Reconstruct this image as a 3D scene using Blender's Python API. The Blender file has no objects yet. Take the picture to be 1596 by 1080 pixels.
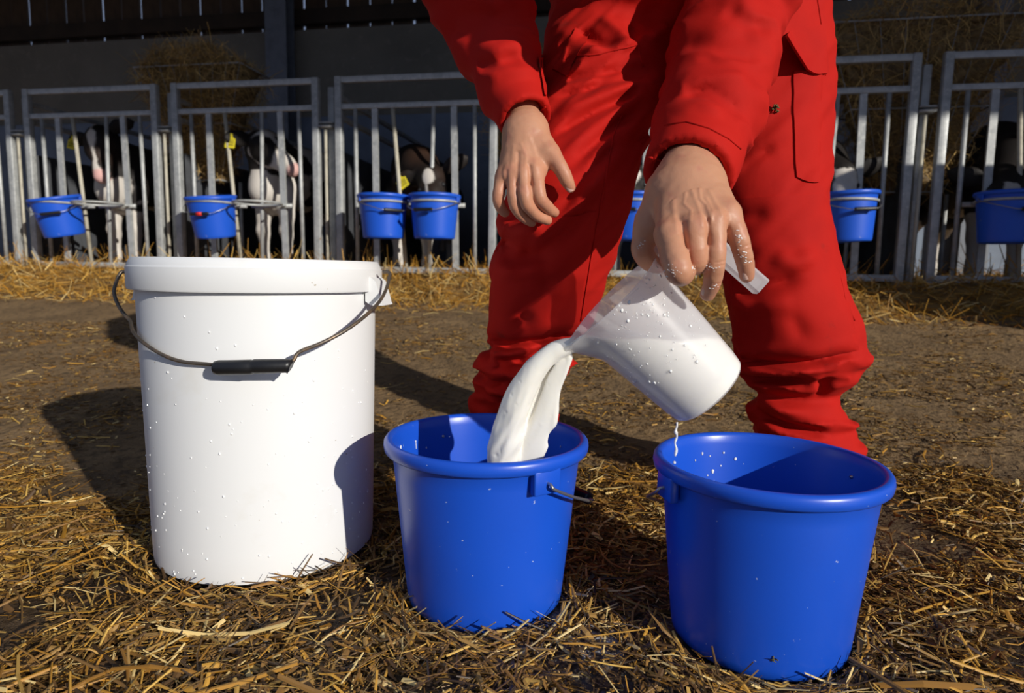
import bpy, bmesh, math, random
import numpy as np
import openvdb as vdb
from mathutils import Vector, Matrix
from mathutils.bvhtree import BVHTree

random.seed(7)
RNG = np.random.default_rng(7)
scn = bpy.context.scene
COL = scn.collection

# ------------------------------------------------------------------ camera
CAM_H, FPX, PITCH, ROLL = 0.46, 1000.0, 0.1158, 0.017
_F = np.array([0, math.cos(PITCH), -math.sin(PITCH)])
_U0 = np.array([0, math.sin(PITCH), math.cos(PITCH)])
_R0 = np.array([1.0, 0, 0])
_R = _R0 * math.cos(ROLL) + _U0 * math.sin(ROLL)
_U = _U0 * math.cos(ROLL) - _R0 * math.sin(ROLL)
_C = np.array([0, 0, CAM_H])

cam_d = bpy.data.cameras.new('camera')
cam = bpy.data.objects.new('camera', cam_d)
COL.objects.link(cam)
cam.matrix_world = Matrix(((_R[0], _U[0], -_F[0], 0), (_R[1], _U[1], -_F[1], 0),
                           (_R[2], _U[2], -_F[2], CAM_H), (0, 0, 0, 1)))
cam_d.sensor_width = 36
cam_d.lens = FPX / 1596 * 36
cam_d.clip_start = 0.02
cam_d.dof.use_dof = True
cam_d.dof.focus_distance = 0.86
cam_d.dof.aperture_fstop = 6.3
scn.camera = cam

# ------------------------------------------------------------------ world, sun, exposure
world = bpy.data.worlds.new('world')
scn.world = world
world.use_nodes = True
_bg = world.node_tree.nodes['Background']
_bg.inputs['Color'].default_value = (0.52, 0.66, 1.0, 1)
_bg.inputs['Strength'].default_value = 0.36
SUN_AZ, SUN_EL = math.radians(42), math.radians(19.5)
SUN_DIR = Vector((-math.sin(SUN_AZ) * math.cos(SUN_EL), math.cos(SUN_AZ) * math.cos(SUN_EL), -math.sin(SUN_EL)))
sun_d = bpy.data.lights.new('sun', 'SUN')
sun_d.energy = 3.9
sun_d.angle = math.radians(0.6)
sun_d.color = (1.0, 0.955, 0.87)
sun = bpy.data.objects.new('sun', sun_d)
COL.objects.link(sun)
sun.rotation_euler = SUN_DIR.to_track_quat('-Z', 'Y').to_euler()
sun.location = (4, -5, 4)
scn.view_settings.view_transform = 'Standard'
scn.view_settings.look = 'None'
scn.view_settings.gamma = 1
scn.view_settings.exposure = 0.0
scn.view_settings.use_curve_mapping = False

# ------------------------------------------------------------------ geometry helpers
def ray(x, y):
    return _F + _R * ((x - 798) / FPX) - _U * ((y - 540) / FPX)

def at(x, y, Y):
    d = ray(x, y)
    return _C + d * (Y / d[1])

ANG = 0.1834                       # the pens run at a slight angle to the view
_q = math.hypot(1, ANG)
TU = np.array([1, -ANG, 0]) / _q
NN = np.array([ANG, 1, 0]) / _q
FN0 = 3.6 / _q
FROT = -math.atan(ANG)

def P(u, d, z=0.0):                # along the fence, behind the fence, up
    return TU * u + NN * (FN0 + d) + np.array([0, 0, z])

def fhit(x, y, d):                 # where a sight line meets the plane d behind the fence
    r = ray(x, y)
    t = (FN0 + d - _C @ NN) / (r @ NN)
    p = _C + t * r
    return float(p @ TU), float(p[2])

def empty(name, loc=(0, 0, 0), rz=0.0):
    o = bpy.data.objects.new(name, None)
    o.empty_display_size = 0.05
    COL.objects.link(o)
    o.location = tuple(loc)
    o.rotation_euler = (0, 0, rz)
    return o

def tag(o, label=None, cat=None, group=None, kind=None):
    if label: o['label'] = label
    if cat: o['category'] = cat
    if group: o['group'] = group
    if kind: o['kind'] = kind
    return o

def mk(name, verts, faces, mat, parent=None, smooth=True, cols=None, world_coords=False):
    me = bpy.data.meshes.new(name)
    v = np.asarray(verts, dtype=float)
    if parent is not None and world_coords:
        off = np.array(parent.location)
        pp = parent.parent
        while pp is not None:
            off = off + np.array(pp.location); pp = pp.parent
        v = v - off
    me.from_pydata(v.tolist() if len(v) < 20000 else [tuple(r) for r in v], [], faces if isinstance(faces, list) else faces.tolist())
    if smooth:
        me.polygons.foreach_set('use_smooth', np.ones(len(me.polygons), dtype=bool))
    if cols is not None:
        a = me.color_attributes.new('Col', 'FLOAT_COLOR', 'POINT')
        c = np.ones((len(v), 4), dtype=np.float32); c[:, :3] = cols
        a.data.foreach_set('color', c.ravel())
    me.materials.append(mat)
    me.update()
    o = bpy.data.objects.new(name, me)
    COL.objects.link(o)
    if parent is not None:
        o.parent = parent
    return o

class MB:                          # a simple mesh collector
    def __init__(s): s.v = []; s.f = []
    def add(s, v, f):
        n = len(s.v); s.v += [tuple(p) for p in v]; s.f += [tuple(i + n for i in q) for q in f]
        return s
    def box(s, x0, x1, y0, y1, z0, z1, b=0.0):
        if b <= 0:
            v = [(x, y, z) for x in (x0, x1) for y in (y0, y1) for z in (z0, z1)]
            f = [(0, 1, 3, 2), (4, 6, 7, 5), (0, 4, 5, 1), (2, 3, 7, 6), (0, 2, 6, 4), (1, 5, 7, 3)]
            return s.add(v, f)
        bm = bmesh.new()
        bmesh.ops.create_cube(bm, size=1)
        for q in bm.verts:
            q.co = Vector(((x0 + x1) / 2 + q.co.x * (x1 - x0), (y0 + y1) / 2 + q.co.y * (y1 - y0), (z0 + z1) / 2 + q.co.z * (z1 - z0)))
        bmesh.ops.bevel(bm, geom=bm.edges[:], offset=b, segments=2, affect='EDGES', profile=0.5)
        bm.verts.index_update()
        s.add([q.co[:] for q in bm.verts], [[q.index for q in f.verts] for f in bm.faces])
        bm.free()
        return s
    def tube(s, pts, r, n=10, caps=True, closed=False):
        pts = [np.asarray(p, float) for p in pts]
        m = len(pts)
        rr = r if hasattr(r, '__len__') else [r] * m
        up = None; rings = []
        for i in range(m):
            a = pts[(i - 1) % m] if (closed or i > 0) else pts[i]
            c = pts[(i + 1) % m] if (closed or i < m - 1) else pts[i]
            t = c - a; t = t / (np.linalg.norm(t) + 1e-12)
            if up is None:
                up = np.array([0, 0, 1.0]) if abs(t[2]) < 0.9 else np.array([1.0, 0, 0])
            b = np.cross(t, up); b /= np.linalg.norm(b) + 1e-12
            up = np.cross(b, t)
            rings.append([pts[i] + rr[i] * (math.cos(k * 2 * math.pi / n) * b + math.sin(k * 2 * math.pi / n) * up) for k in range(n)])
        v = [p for rg in rings for p in rg]; f = []
        for i in range(m if closed else m - 1):
            j = (i + 1) % m
            for k in range(n):
                l = (k + 1) % n
                f.append((i * n + k, i * n + l, j * n + l, j * n + k))
        if caps and not closed:
            f.append(tuple(range(n - 1, -1, -1))); f.append(tuple((m - 1) * n + k for k in range(n)))
        return s.add(v, f)
    def lathe(s, prof, n=64, closed=False):
        v = []; f = []
        for (r, z) in prof:
            for k in range(n):
                a = 2 * math.pi * k / n
                v.append((r * math.cos(a), r * math.sin(a), z))
        m = len(prof)
        for i in range(m if closed else m - 1):
            j = (i + 1) % m
            for k in range(n):
                l = (k + 1) % n
                f.append((i * n + k, i * n + l, j * n + l, j * n + k))
        return s.add(v, f)
    def build(s, name, mat, parent=None, smooth=True, world_coords=False):
        o = mk(name, s.v, s.f, mat, parent, smooth, None, world_coords)
        return o

def autosmooth(o, deg=35):
    me = o.data
    bm = bmesh.new(); bm.from_mesh(me)
    bmesh.ops.recalc_face_normals(bm, faces=bm.faces[:])
    lim = math.radians(deg)
    for e in bm.edges:
        e.smooth = not (len(e.link_faces) == 2 and e.calc_face_angle(0) > lim)
    bm.to_mesh(me); bm.free()
    return o

def copy_tree(o, parent=None):
    c = o.copy(); COL.objects.link(c)
    if parent is not None: c.parent = parent
    for ch in list(o.children):
        copy_tree(ch, c)
    return c

def smooth_path(pts, n=8):         # Catmull-Rom through points
    p = [np.asarray(q, float) for q in pts]
    p = [2 * p[0] - p[1]] + p + [2 * p[-1] - p[-2]]
    out = []
    for i in range(1, len(p) - 2):
        for k in range(n):
            t = k / n
            a, b, c, d = p[i - 1], p[i], p[i + 1], p[i + 2]
            out.append(0.5 * ((2 * b) + (c - a) * t + (2 * a - 5 * b + 4 * c - d) * t * t + (3 * b - a - 3 * c + d) * t ** 3))
    out.append(p[-2])
    return out

# value noise
def _hash(ix, iy, iz, seed):
    h = (ix.astype(np.int64) * 374761393 + iy.astype(np.int64) * 668265263 + iz.astype(np.int64) * 2147483647 + seed * 974711) & 0x7fffffff
    h = ((h ^ (h >> 13)) * 1274126177) & 0x7fffffff
    h = (h ^ (h >> 16)) & 0xffff
    return h / 65535.0

def vnoise(p, scale=1.0, seed=0):
    q = np.asarray(p, float) * scale
    i = np.floor(q).astype(np.int64); f = q - i
    f = f * f * (3 - 2 * f)
    r = 0
    for dx in (0, 1):
        for dy in (0, 1):
            for dz in (0, 1):
                w = (f[..., 0] if dx else 1 - f[..., 0]) * (f[..., 1] if dy else 1 - f[..., 1]) * (f[..., 2] if dz else 1 - f[..., 2])
                r = r + w * _hash(i[..., 0] + dx, i[..., 1] + dy, i[..., 2] + dz, seed)
    return r

def fbm(p, scale, seed=0, octs=3):
    r = 0; a = 1; t = 0
    for k in range(octs):
        r = r + a * vnoise(p, scale * 2 ** k, seed + k * 17); t += a; a *= 0.5
    return r / t

# signed distance modelling
def cone(p, a, b, ra, rb, flat=None):
    a = np.asarray(a, np.float32); b = np.asarray(b, np.float32)
    ab = b - a
    pa = p - a
    t = np.clip(pa @ ab / max(float(ab @ ab), 1e-12), 0, 1)
    q = pa - t[:, None] * ab
    if flat is not None:
        n = np.asarray(flat[0], np.float32); n = n / np.linalg.norm(n)
        c = q @ n
        q = q + (c * (1 / flat[1] - 1))[:, None] * n
    return np.sqrt((q * q).sum(1)) - (ra + t * (rb - ra))

def ell(p, c, r, R=None):
    q = p - np.asarray(c, np.float32)
    if R is not None: q = q @ np.asarray(R, np.float32).T
    r = np.asarray(r, np.float32)
    k = np.sqrt(((q / r) ** 2).sum(1))
    return (k - 1) * float(r.min())

def smin(a, b, k):
    h = np.maximum(k - np.abs(a - b), 0) / k
    return np.minimum(a, b) - h * h * k * 0.25

def smax(a, b, k):
    return -smin(-a, -b, k)

def chain(p, pts, k=None, flat=None):     # pts: (xyz, r)
    d = None
    for (a, ra), (b, rb) in zip(pts[:-1], pts[1:]):
        e = cone(p, a, b, ra, rb, flat)
        d = e if d is None else (np.minimum(d, e) if k is None else smin(d, e, k))
    return d

def spath(pts, n=3):                # resample a chain along a smooth curve
    c = smooth_path([q for q, r in pts], n)
    r = np.interp(np.linspace(0, len(pts) - 1, len(c)), np.arange(len(pts)), [r for q, r in pts])
    return list(zip(c, r))

def iso(f, lo, hi, vox, band=3.0, cf=4):
    lo = np.asarray(lo, float); hi = np.asarray(hi, float)
    nc = np.ceil((hi - lo) / (vox * cf)).astype(int) + 1
    ax = [lo[i] + vox * (cf * np.arange(nc[i]) + (cf - 1) / 2) for i in range(3)]
    G = np.stack(np.meshgrid(*ax, indexing='ij'), -1).reshape(-1, 3).astype(np.float32)
    dc = f(G).reshape(nc)
    fine = np.repeat(np.repeat(np.repeat(dc, cf, 0), cf, 1), cf, 2).astype(np.float32)
    near = np.abs(dc) < vox * cf * band * 0.62
    idx = np.argwhere(near)
    off = np.stack(np.meshgrid(*[np.arange(cf)] * 3, indexing='ij'), -1).reshape(-1, 3)
    ijk = (idx[:, None, :] * cf + off[None]).reshape(-1, 3)
    vals = np.empty(len(ijk), np.float32)
    for s in range(0, len(ijk), 400000):
        vals[s:s + 400000] = f((lo + ijk[s:s + 400000] * vox).astype(np.float32))
    fine[ijk[:, 0], ijk[:, 1], ijk[:, 2]] = vals
    g = vdb.FloatGrid(float(vox * 20))
    g.copyFromArray(np.ascontiguousarray(fine))
    v, t, q = g.convertToPolygons(isovalue=0.0, adaptivity=0.0)
    v = lo + v.astype(float) * vox
    faces = [tuple(int(i) for i in r) for r in q] + [tuple(int(i) for i in r) for r in t]
    return v, faces

# ------------------------------------------------------------------ materials
def mat(name, base=(0.5, 0.5, 0.5), rough=0.5, metal=0.0, spec=0.5, attr=False, noise=None, bump=None, sss=None, sheen=0.0, coat=0.0, speck=None):
    m = bpy.data.materials.new(name)
    m.use_nodes = True
    nt = m.node_tree; N = nt.nodes; L = nt.links
    b = N['Principled BSDF']
    b.inputs['Base Color'].default_value = (*base, 1)
    b.inputs['Roughness'].default_value = rough
    b.inputs['Metallic'].default_value = metal
    b.inputs['Specular IOR Level'].default_value = spec
    b.inputs['Coat Weight'].default_value = coat
    tc = N.new('ShaderNodeTexCoord')
    col = None
    if attr:
        a = N.new('ShaderNodeAttribute'); a.attribute_name = 'Col'
        col = a.outputs['Color']
    if noise:                       # list of (scale, colour, lo, hi, detail)
        for (sc, c2, lo, hi, det) in noise:
            t = N.new('ShaderNodeTexNoise'); t.inputs['Scale'].default_value = sc; t.inputs['Detail'].default_value = det
            t.inputs['Roughness'].default_value = 0.6
            L.new(tc.outputs['Object'], t.inputs['Vector'])
            r = N.new('ShaderNodeMapRange'); r.inputs[1].default_value = lo; r.inputs[2].default_value = hi
            L.new(t.outputs['Fac'], r.inputs[0])
            x = N.new('ShaderNodeMix'); x.data_type = 'RGBA'
            L.new(r.outputs[0], x.inputs[0])
            if col is None: x.inputs[6].default_value = (*base, 1)
            else: L.new(col, x.inputs[6])
            x.inputs[7].default_value = (*c2, 1)
            col = x.outputs[2]
    if col is not None:
        L.new(col, b.inputs['Base Color'])
    if bump:
        prev = None
        for (kind, sc, st, dist) in bump:
            if kind == 'wave':
                t = N.new('ShaderNodeTexWave'); t.inputs['Scale'].default_value = sc; t.inputs['Distortion'].default_value = 1.0
                o = t.outputs['Fac']
            elif kind == 'voro':
                t = N.new('ShaderNodeTexVoronoi'); t.inputs['Scale'].default_value = sc; o = t.outputs['Distance']
            else:
                t = N.new('ShaderNodeTexNoise'); t.inputs['Scale'].default_value = sc; t.inputs['Detail'].default_value = 4; o = t.outputs['Fac']
            L.new(tc.outputs['Object'], t.inputs['Vector'])
            bp = N.new('ShaderNodeBump'); bp.inputs['Strength'].default_value = st; bp.inputs['Distance'].default_value = dist
            L.new(o, bp.inputs['Height'])
            if prev is not None: L.new(prev, bp.inputs['Normal'])
            prev = bp.outputs['Normal']
        L.new(prev, b.inputs['Normal'])
    if sss:
        b.inputs['Subsurface Weight'].default_value = sss[0]
        b.inputs['Subsurface Radius'].default_value = sss[1]
        b.inputs['Subsurface Scale'].default_value = sss[2]
    if sheen:
        b.inputs['Sheen Weight'].default_value = sheen
        b.inputs['Sheen Roughness'].default_value = 0.5
        b.inputs['Sheen Tint'].default_value = (*base, 1)
    return m

M = {}
M['blue'] = mat('blue_plastic', (0.010, 0.088, 0.60), 0.33, spec=0.5,
                noise=[(150, (0.50, 0.56, 0.74), 0.735, 0.76, 2), (3, (0.008, 0.074, 0.53), 0.4, 0.75, 3)], bump=[('noise', 160, 0.04, 0.0008)])
M['blue_dull'] = mat('blue_plastic_weathered', (0.012, 0.10, 0.64), 0.42, noise=[(30, (0.30, 0.36, 0.60), 0.72, 0.78, 2)])
M['white'] = mat('white_plastic', (0.82, 0.82, 0.81), 0.42, spec=0.35,
                 noise=[(7, (0.74, 0.71, 0.64), 0.62, 0.85, 5), (120, (0.42, 0.34, 0.22), 0.765, 0.80, 2)], bump=[('noise', 90, 0.05, 0.0006)])
M['steel'] = mat('galvanised_steel', (0.50, 0.51, 0.50), 0.52, metal=0.25, spec=0.5,
                 noise=[(18, (0.34, 0.35, 0.35), 0.40, 0.70, 4), (60, (0.60, 0.60, 0.57), 0.55, 0.75, 2)])
M['steel_worn'] = mat('worn_cream_pipe', (0.52, 0.48, 0.38), 0.6, noise=[(14, (0.30, 0.27, 0.21), 0.5, 0.75, 4)])
M['wire'] = mat('dark_wire', (0.16, 0.13, 0.10), 0.45, metal=0.7, noise=[(60, (0.30, 0.20, 0.12), 0.5, 0.7, 3)])
M['bright_wire'] = mat('bright_wire', (0.42, 0.42, 0.42), 0.35, metal=0.85)
M['rubber'] = mat('black_rubber', (0.012, 0.012, 0.013), 0.38, bump=[('noise', 220, 0.15, 0.001)])
M['redgrip'] = mat('red_grip', (0.75, 0.03, 0.02), 0.45)
M['cloth'] = mat('red_cotton_twill', (0.46, 0.0085, 0.004), 0.82, spec=0.2, sheen=0.0,
                 noise=[(9, (0.41, 0.0070, 0.004), 0.45, 0.7, 4), (13, (0.20, 0.014, 0.009), 0.66, 0.80, 5)],
                 bump=[('noise', 30, 0.12, 0.006), ('noise', 900, 0.25, 0.0006)])
M['skin'] = mat('skin', (0.56, 0.30, 0.20), 0.48, spec=0.4, attr=True, noise=[(45, (0.50, 0.20, 0.13), 0.52, 0.80, 4)],
                bump=[('noise', 260, 0.22, 0.0008), ('voro', 420, 0.10, 0.0005)], sss=(0.12, (1.0, 0.35, 0.2), 0.006))
M['nail'] = mat('fingernail', (0.66, 0.42, 0.34), 0.28, coat=0.2)
M['hair'] = mat('brown_hair', (0.05, 0.03, 0.018), 0.6, bump=[('noise', 90, 0.5, 0.004)])
M['milk'] = mat('milk', (0.90, 0.87, 0.79), 0.22, spec=0.5, sss=(0.25, (1.0, 0.9, 0.7), 0.008))
M['milk_white'] = mat('milk_drops', (0.90, 0.90, 0.88), 0.2)
M['straw'] = mat('straw', (0.5, 0.34, 0.12), 0.50, spec=0.45, attr=True)
M['hay'] = mat('hay', (0.3, 0.2, 0.08), 0.7, attr=True)
M['coat'] = mat('calf_coat', (0.5, 0.5, 0.5), 0.62, spec=0.3, attr=True, bump=[('noise', 150, 0.35, 0.004)])
M['tag'] = mat('yellow_ear_tag', (0.85, 0.70, 0.03), 0.45)
M['ink'] = mat('tag_ink', (0.05, 0.04, 0.02), 0.6)
M['concrete'] = mat('grey_concrete', (0.27, 0.245, 0.20), 0.85, noise=[(1.3, (0.19, 0.175, 0.145), 0.35, 0.7, 5), (14, (0.30, 0.275, 0.23), 0.55, 0.8, 4)], bump=[('noise', 40, 0.2, 0.01)])
M['panel'] = mat('blue_grey_sheet', (0.22, 0.27, 0.36), 0.55, noise=[(3, (0.16, 0.19, 0.25), 0.4, 0.7, 4), (22, (0.10, 0.10, 0.10), 0.66, 0.74, 3)])
M['divider'] = mat('dark_grey_sheet', (0.075, 0.08, 0.09), 0.6, noise=[(6, (0.045, 0.045, 0.05), 0.4, 0.7, 4)])
M['wood'] = mat('brown_boards', (0.105, 0.06, 0.03), 0.75, noise=[(5, (0.06, 0.034, 0.018), 0.4, 0.7, 5)], bump=[('wave', 5, 0.2, 0.004)])
M['beam'] = mat('dark_beam', (0.055, 0.034, 0.02), 0.8, noise=[(4, (0.03, 0.02, 0.012), 0.4, 0.7, 4)])
M['column'] = mat('painted_column', (0.21, 0.23, 0.27), 0.55, noise=[(9, (0.15, 0.16, 0.19), 0.45, 0.7, 4)])
M['roof'] = mat('roof_sheet', (0.16, 0.15, 0.14), 0.8)
M['boot'] = mat('rubber_boot', (0.02, 0.03, 0.022), 0.4)
M['debris'] = mat('dried_debris', (0.12, 0.10, 0.03), 0.8)

def jug_material():
    m = bpy.data.materials.new('frosted_translucent_plastic'); m.use_nodes = True
    nt = m.node_tree; N = nt.nodes; L = nt.links
    out = N['Material Output']; b = N['Principled BSDF']
    b.inputs['Base Color'].default_value = (0.97, 0.96, 0.97, 1); b.inputs['Roughness'].default_value = 0.30
    tr = N.new('ShaderNodeBsdfTranslucent'); tr.inputs['Color'].default_value = (0.98, 0.97, 0.98, 1)
    tp = N.new('ShaderNodeBsdfTransparent'); tp.inputs['Color'].default_value = (1.0, 1.0, 1.0, 1)
    m1 = N.new('ShaderNodeMixShader'); m1.inputs[0].default_value = 0.4
    L.new(b.outputs[0], m1.inputs[1]); L.new(tr.outputs[0], m1.inputs[2])
    m2 = N.new('ShaderNodeMixShader'); m2.inputs[0].default_value = 0.57
    L.new(m1.outputs[0], m2.inputs[1]); L.new(tp.outputs[0], m2.inputs[2])
    L.new(m2.outputs[0], out.inputs['Surface'])
    return m
M['jug'] = jug_material()

def ground_material():
    m = bpy.data.materials.new('trodden_earth'); m.use_nodes = True
    nt = m.node_tree; N = nt.nodes; L = nt.links
    b = N['Principled BSDF']; tc = N.new('ShaderNodeTexCoord')
    def noise(sc, det=5, rough=0.6):
        t = N.new('ShaderNodeTexNoise'); t.inputs['Scale'].default_value = sc; t.inputs['Detail'].default_value = det
        t.inputs['Roughness'].default_value = rough
        L.new(tc.outputs['Object'], t.inputs['Vector']); return t.outputs['Fac']
    def rng(f, lo, hi):
        r = N.new('ShaderNodeMapRange'); r.inputs[1].default_value = lo; r.inputs[2].default_value = hi
        L.new(f, r.inputs[0]); return r.outputs[0]
    def mix(f, a, c):
        x = N.new('ShaderNodeMix'); x.data_type = 'RGBA'; L.new(f, x.inputs[0])
        if isinstance(a, tuple): x.inputs[6].default_value = (*a, 1)
        else: L.new(a, x.inputs[6])
        if isinstance(c, tuple): x.inputs[7].default_value = (*c, 1)
        else: L.new(c, x.inputs[7])
        return x.outputs[2]
    att = N.new('ShaderNodeAttribute'); att.attribute_name = 'Col'   # red: how wet and dark the earth is, green: spilt milk
    sep = N.new('ShaderNodeSeparateColor'); L.new(att.outputs['Color'], sep.inputs[0])
    c = mix(rng(noise(7), 0.35, 0.7), (0.31, 0.195, 0.088), (0.18, 0.108, 0.046))
    c = mix(rng(noise(38, 4), 0.50, 0.72), c, (0.085, 0.052, 0.024))
    c = mix(rng(noise(120, 3), 0.60, 0.75), c, (0.36, 0.24, 0.10))
    c = mix(sep.outputs[0], c, mix(rng(noise(60, 4), 0.4, 0.7), (0.028, 0.017, 0.009), (0.065, 0.038, 0.018)))
    c = mix(sep.outputs[1], c, mix(rng(noise(50, 4), 0.45, 0.6), (0.06, 0.045, 0.035), (0.62, 0.60, 0.58)))
    L.new(c, b.inputs['Base Color'])
    ro = N.new('ShaderNodeMapRange'); ro.inputs[3].default_value = 0.88; ro.inputs[4].default_value = 0.42
    L.new(sep.outputs[0], ro.inputs[0]); L.new(ro.outputs[0], b.inputs['Roughness'])
    bp = N.new('ShaderNodeBump'); bp.inputs['Strength'].default_value = 0.7; bp.inputs['Distance'].default_value = 0.02
    L.new(noise(60, 6), bp.inputs['Height'])
    L.new(bp.outputs['Normal'], b.inputs['Normal'])
    return m
M['ground'] = ground_material()
# ------------------------------------------------------------------ ground
def gz(x, y):
    x = np.asarray(x, float); y = np.asarray(y, float)
    d = (x * NN[0] + y * NN[1]) - FN0
    s = np.clip((d + 2.55) / 2.25, 0, 1)
    z = 0.30 * s ** 1.3
    p = np.stack([x, y, np.zeros_like(x)], -1)
    near = np.clip((1.5 - y) / 0.6, 0.25, 1)
    z = z + (fbm(p, 3.0, 3, 3) - 0.5) * 0.030 * near + (fbm(p, 22.0, 5, 3) - 0.5) * 0.012 * near
    # the ground lies flat under the buckets
    for (bx, by, bz) in FLAT:
        w = np.exp(-(((x - bx) ** 2 + (y - by) ** 2) / 0.17 ** 2) ** 2)
        z = z * (1 - w) + (bz - 0.006) * w
    return z

B1 = (-0.0331, 0.8747, 0.0015)      # foot of the middle blue bucket
B2 = (0.3261, 0.792, -0.0021)       # foot of the right blue bucket
B3 = (-0.395, 1.014, 0.016)         # foot of the white tub
FLAT = [B1, B2, B3]

def axis(fine0, fine1, st, lo, hi, grow=1.12):
    a = list(np.arange(fine0, fine1, st)); s = st
    x = a[-1]
    while x < hi: s *= grow; x += s; a.append(x)
    s = st; x = a[0]; b = []
    while x > lo: s *= grow; x -= s; b.append(x)
    return np.array(b[::-1] + a)

gx = axis(-1.1, 1.2, 0.011, -9, 9, 1.05); gy = axis(0.42, 1.9, 0.010, -5, 9, 1.04)
GX, GY = np.meshgrid(gx, gy, indexing='ij')
GZ = gz(GX, GY)
nx, ny = GX.shape
ii, jj = np.meshgrid(np.arange(nx - 1), np.arange(ny - 1), indexing='ij')
k0 = (ii * ny + jj).ravel()
gf = np.stack([k0, k0 + ny, k0 + ny + 1, k0 + 1], -1)
gp = np.stack([GX, GY, 0 * GX], -1).reshape(-1, 3)
wet = np.clip(1.25 - (gp[:, 1] + (fbm(gp, 3.2, 8, 3) - 0.5) * 1.3 - 0.12 * np.abs(gp[:, 0] - 0.1)) / 1.05, 0, 1)
wet = np.clip(wet * 1.9 - 0.25, 0, 1)
spill = np.exp(-(((gp[:, 0] - 0.10) / 0.11) ** 2 + ((gp[:, 1] - 0.78) / 0.085) ** 2) ** 2) * np.clip(fbm(gp, 30, 9, 3) * 4.0 - 1.5, 0, 1)
gc = np.stack([wet, spill, 0 * wet], -1)
floor = mk('floor', np.stack([GX, GY, GZ], -1).reshape(-1, 3), gf, M['ground'], cols=gc)
floor['kind'] = 'structure'

# ------------------------------------------------------------------ straw
PAL_STRAW = np.array([(0.64, 0.39, 0.09), (0.55, 0.29, 0.045), (0.44, 0.21, 0.025), (0.74, 0.54, 0.22), (0.29, 0.135, 0.02), (0.42, 0.25, 0.06)])
PAL_DARK = np.array([(0.17, 0.085, 0.022), (0.10, 0.05, 0.014), (0.24, 0.125, 0.033), (0.05, 0.027, 0.010), (0.32, 0.18, 0.05)])

def straws(c, yaw, pitch, length, width, bend, col, rings=3, flat=0.4):
    """c centres (n,3); returns verts, faces, cols of bent flattened stalks"""
    n = len(c)
    t = np.linspace(-0.5, 0.5, rings)
    dirh = np.stack([np.cos(yaw) * np.cos(pitch), np.sin(yaw) * np.cos(pitch), np.sin(pitch)], -1)
    side = np.stack([-np.sin(yaw), np.cos(yaw), 0 * yaw], -1)
    up = np.cross(dirh, side)
    V = np.empty((n, rings, 4, 3))
    roll = RNG.uniform(-0.8, 0.8, n)
    s2 = side * np.cos(roll)[:, None] + up * np.sin(roll)[:, None]
    u2 = up * np.cos(roll)[:, None] - side * np.sin(roll)[:, None]
    for i, tt in enumerate(t):
        ctr = c + dirh * (length * tt)[:, None] + side * (bend[:, 0] * length * (tt * tt * 4 - 0.5))[:, None] - up * (bend[:, 1] * length * (tt * tt * 4 - 0.5))[:, None]
        w = width * (1 - 0.25 * abs(tt) * 2) * 0.5
        for k, (a, b) in enumerate(((1, 0), (0, flat), (-1, 0), (0, -flat))):
            V[:, i, k] = ctr + s2 * (a * w)[:, None] + u2 * (b * w)[:, None]
    base = (np.arange(n) * rings * 4)[:, None]
    F = []
    for i in range(rings - 1):
        for k in range(4):
            l = (k + 1) % 4
            F.append(base + np.array([i * 4 + k, i * 4 + l, (i + 1) * 4 + l, (i + 1) * 4 + k]))
    F.append(base + np.array([3, 2, 1, 0])); e = (rings - 1) * 4
    F.append(base + np.array([e, e + 1, e + 2, e + 3]))
    F = np.concatenate(F, 0)
    C = np.repeat(col, rings * 4, 0)
    return V.reshape(-1, 3), F, C

def pick(pal, n, jit=0.25):
    c = pal[RNG.integers(0, len(pal), n)]
    return c * RNG.uniform(1 - jit, 1 + jit, (n, 1))

def litter(n, lmin, lmax, wmin, wmax, ysel, dark, zoff, pit=0.22, clump=0.0):
    xs = []; ys = []
    got = 0
    while got < n:
        y = ysel(n); x = RNG.uniform(-0.95, 0.95, n) * (y + 0.15)
        p = np.stack([x, y, 0 * x], -1)
        dens = fbm(p, 4.5, 31, 3)
        keep = RNG.random(n) < np.clip((dens - 0.36) * 4.2, 0.06, 1) * np.clip((y - 0.44) / 0.26, 0.22, 1) * (1 - 0.8 * np.exp(-(((x - 0.09) / 0.085) ** 2 + ((y - 0.775) / 0.06) ** 2)))
        for (bx, by, bz), r in zip(FLAT, (0.112, 0.112, 0.172)):
            keep &= (x - bx) ** 2 + (y - by) ** 2 > (r + 0.36 * lmax * (lmax > 0.05)) ** 2
        xs.append(x[keep]); ys.append(y[keep]); got += keep.sum()
    x = np.concatenate(xs)[:n]; y = np.concatenate(ys)[:n]
    ln = RNG.uniform(lmin, lmax, n) * RNG.uniform(0.6, 1.0, n)
    wd = RNG.uniform(wmin, wmax, n)
    pt = RNG.normal(0, pit, n)
    z = gz(x, y) + wd * 0.3 + np.abs(np.sin(pt)) * ln * 0.40 + RNG.uniform(0, zoff, n)
    col = np.where((RNG.random(n) < dark)[:, None], pick(PAL_DARK, n), pick(PAL_STRAW, n))
    return np.stack([x, y, z], -1), RNG.uniform(0, 2 * math.pi, n), pt, ln, wd, RNG.normal(0, 0.08, (n, 2)), col

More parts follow.
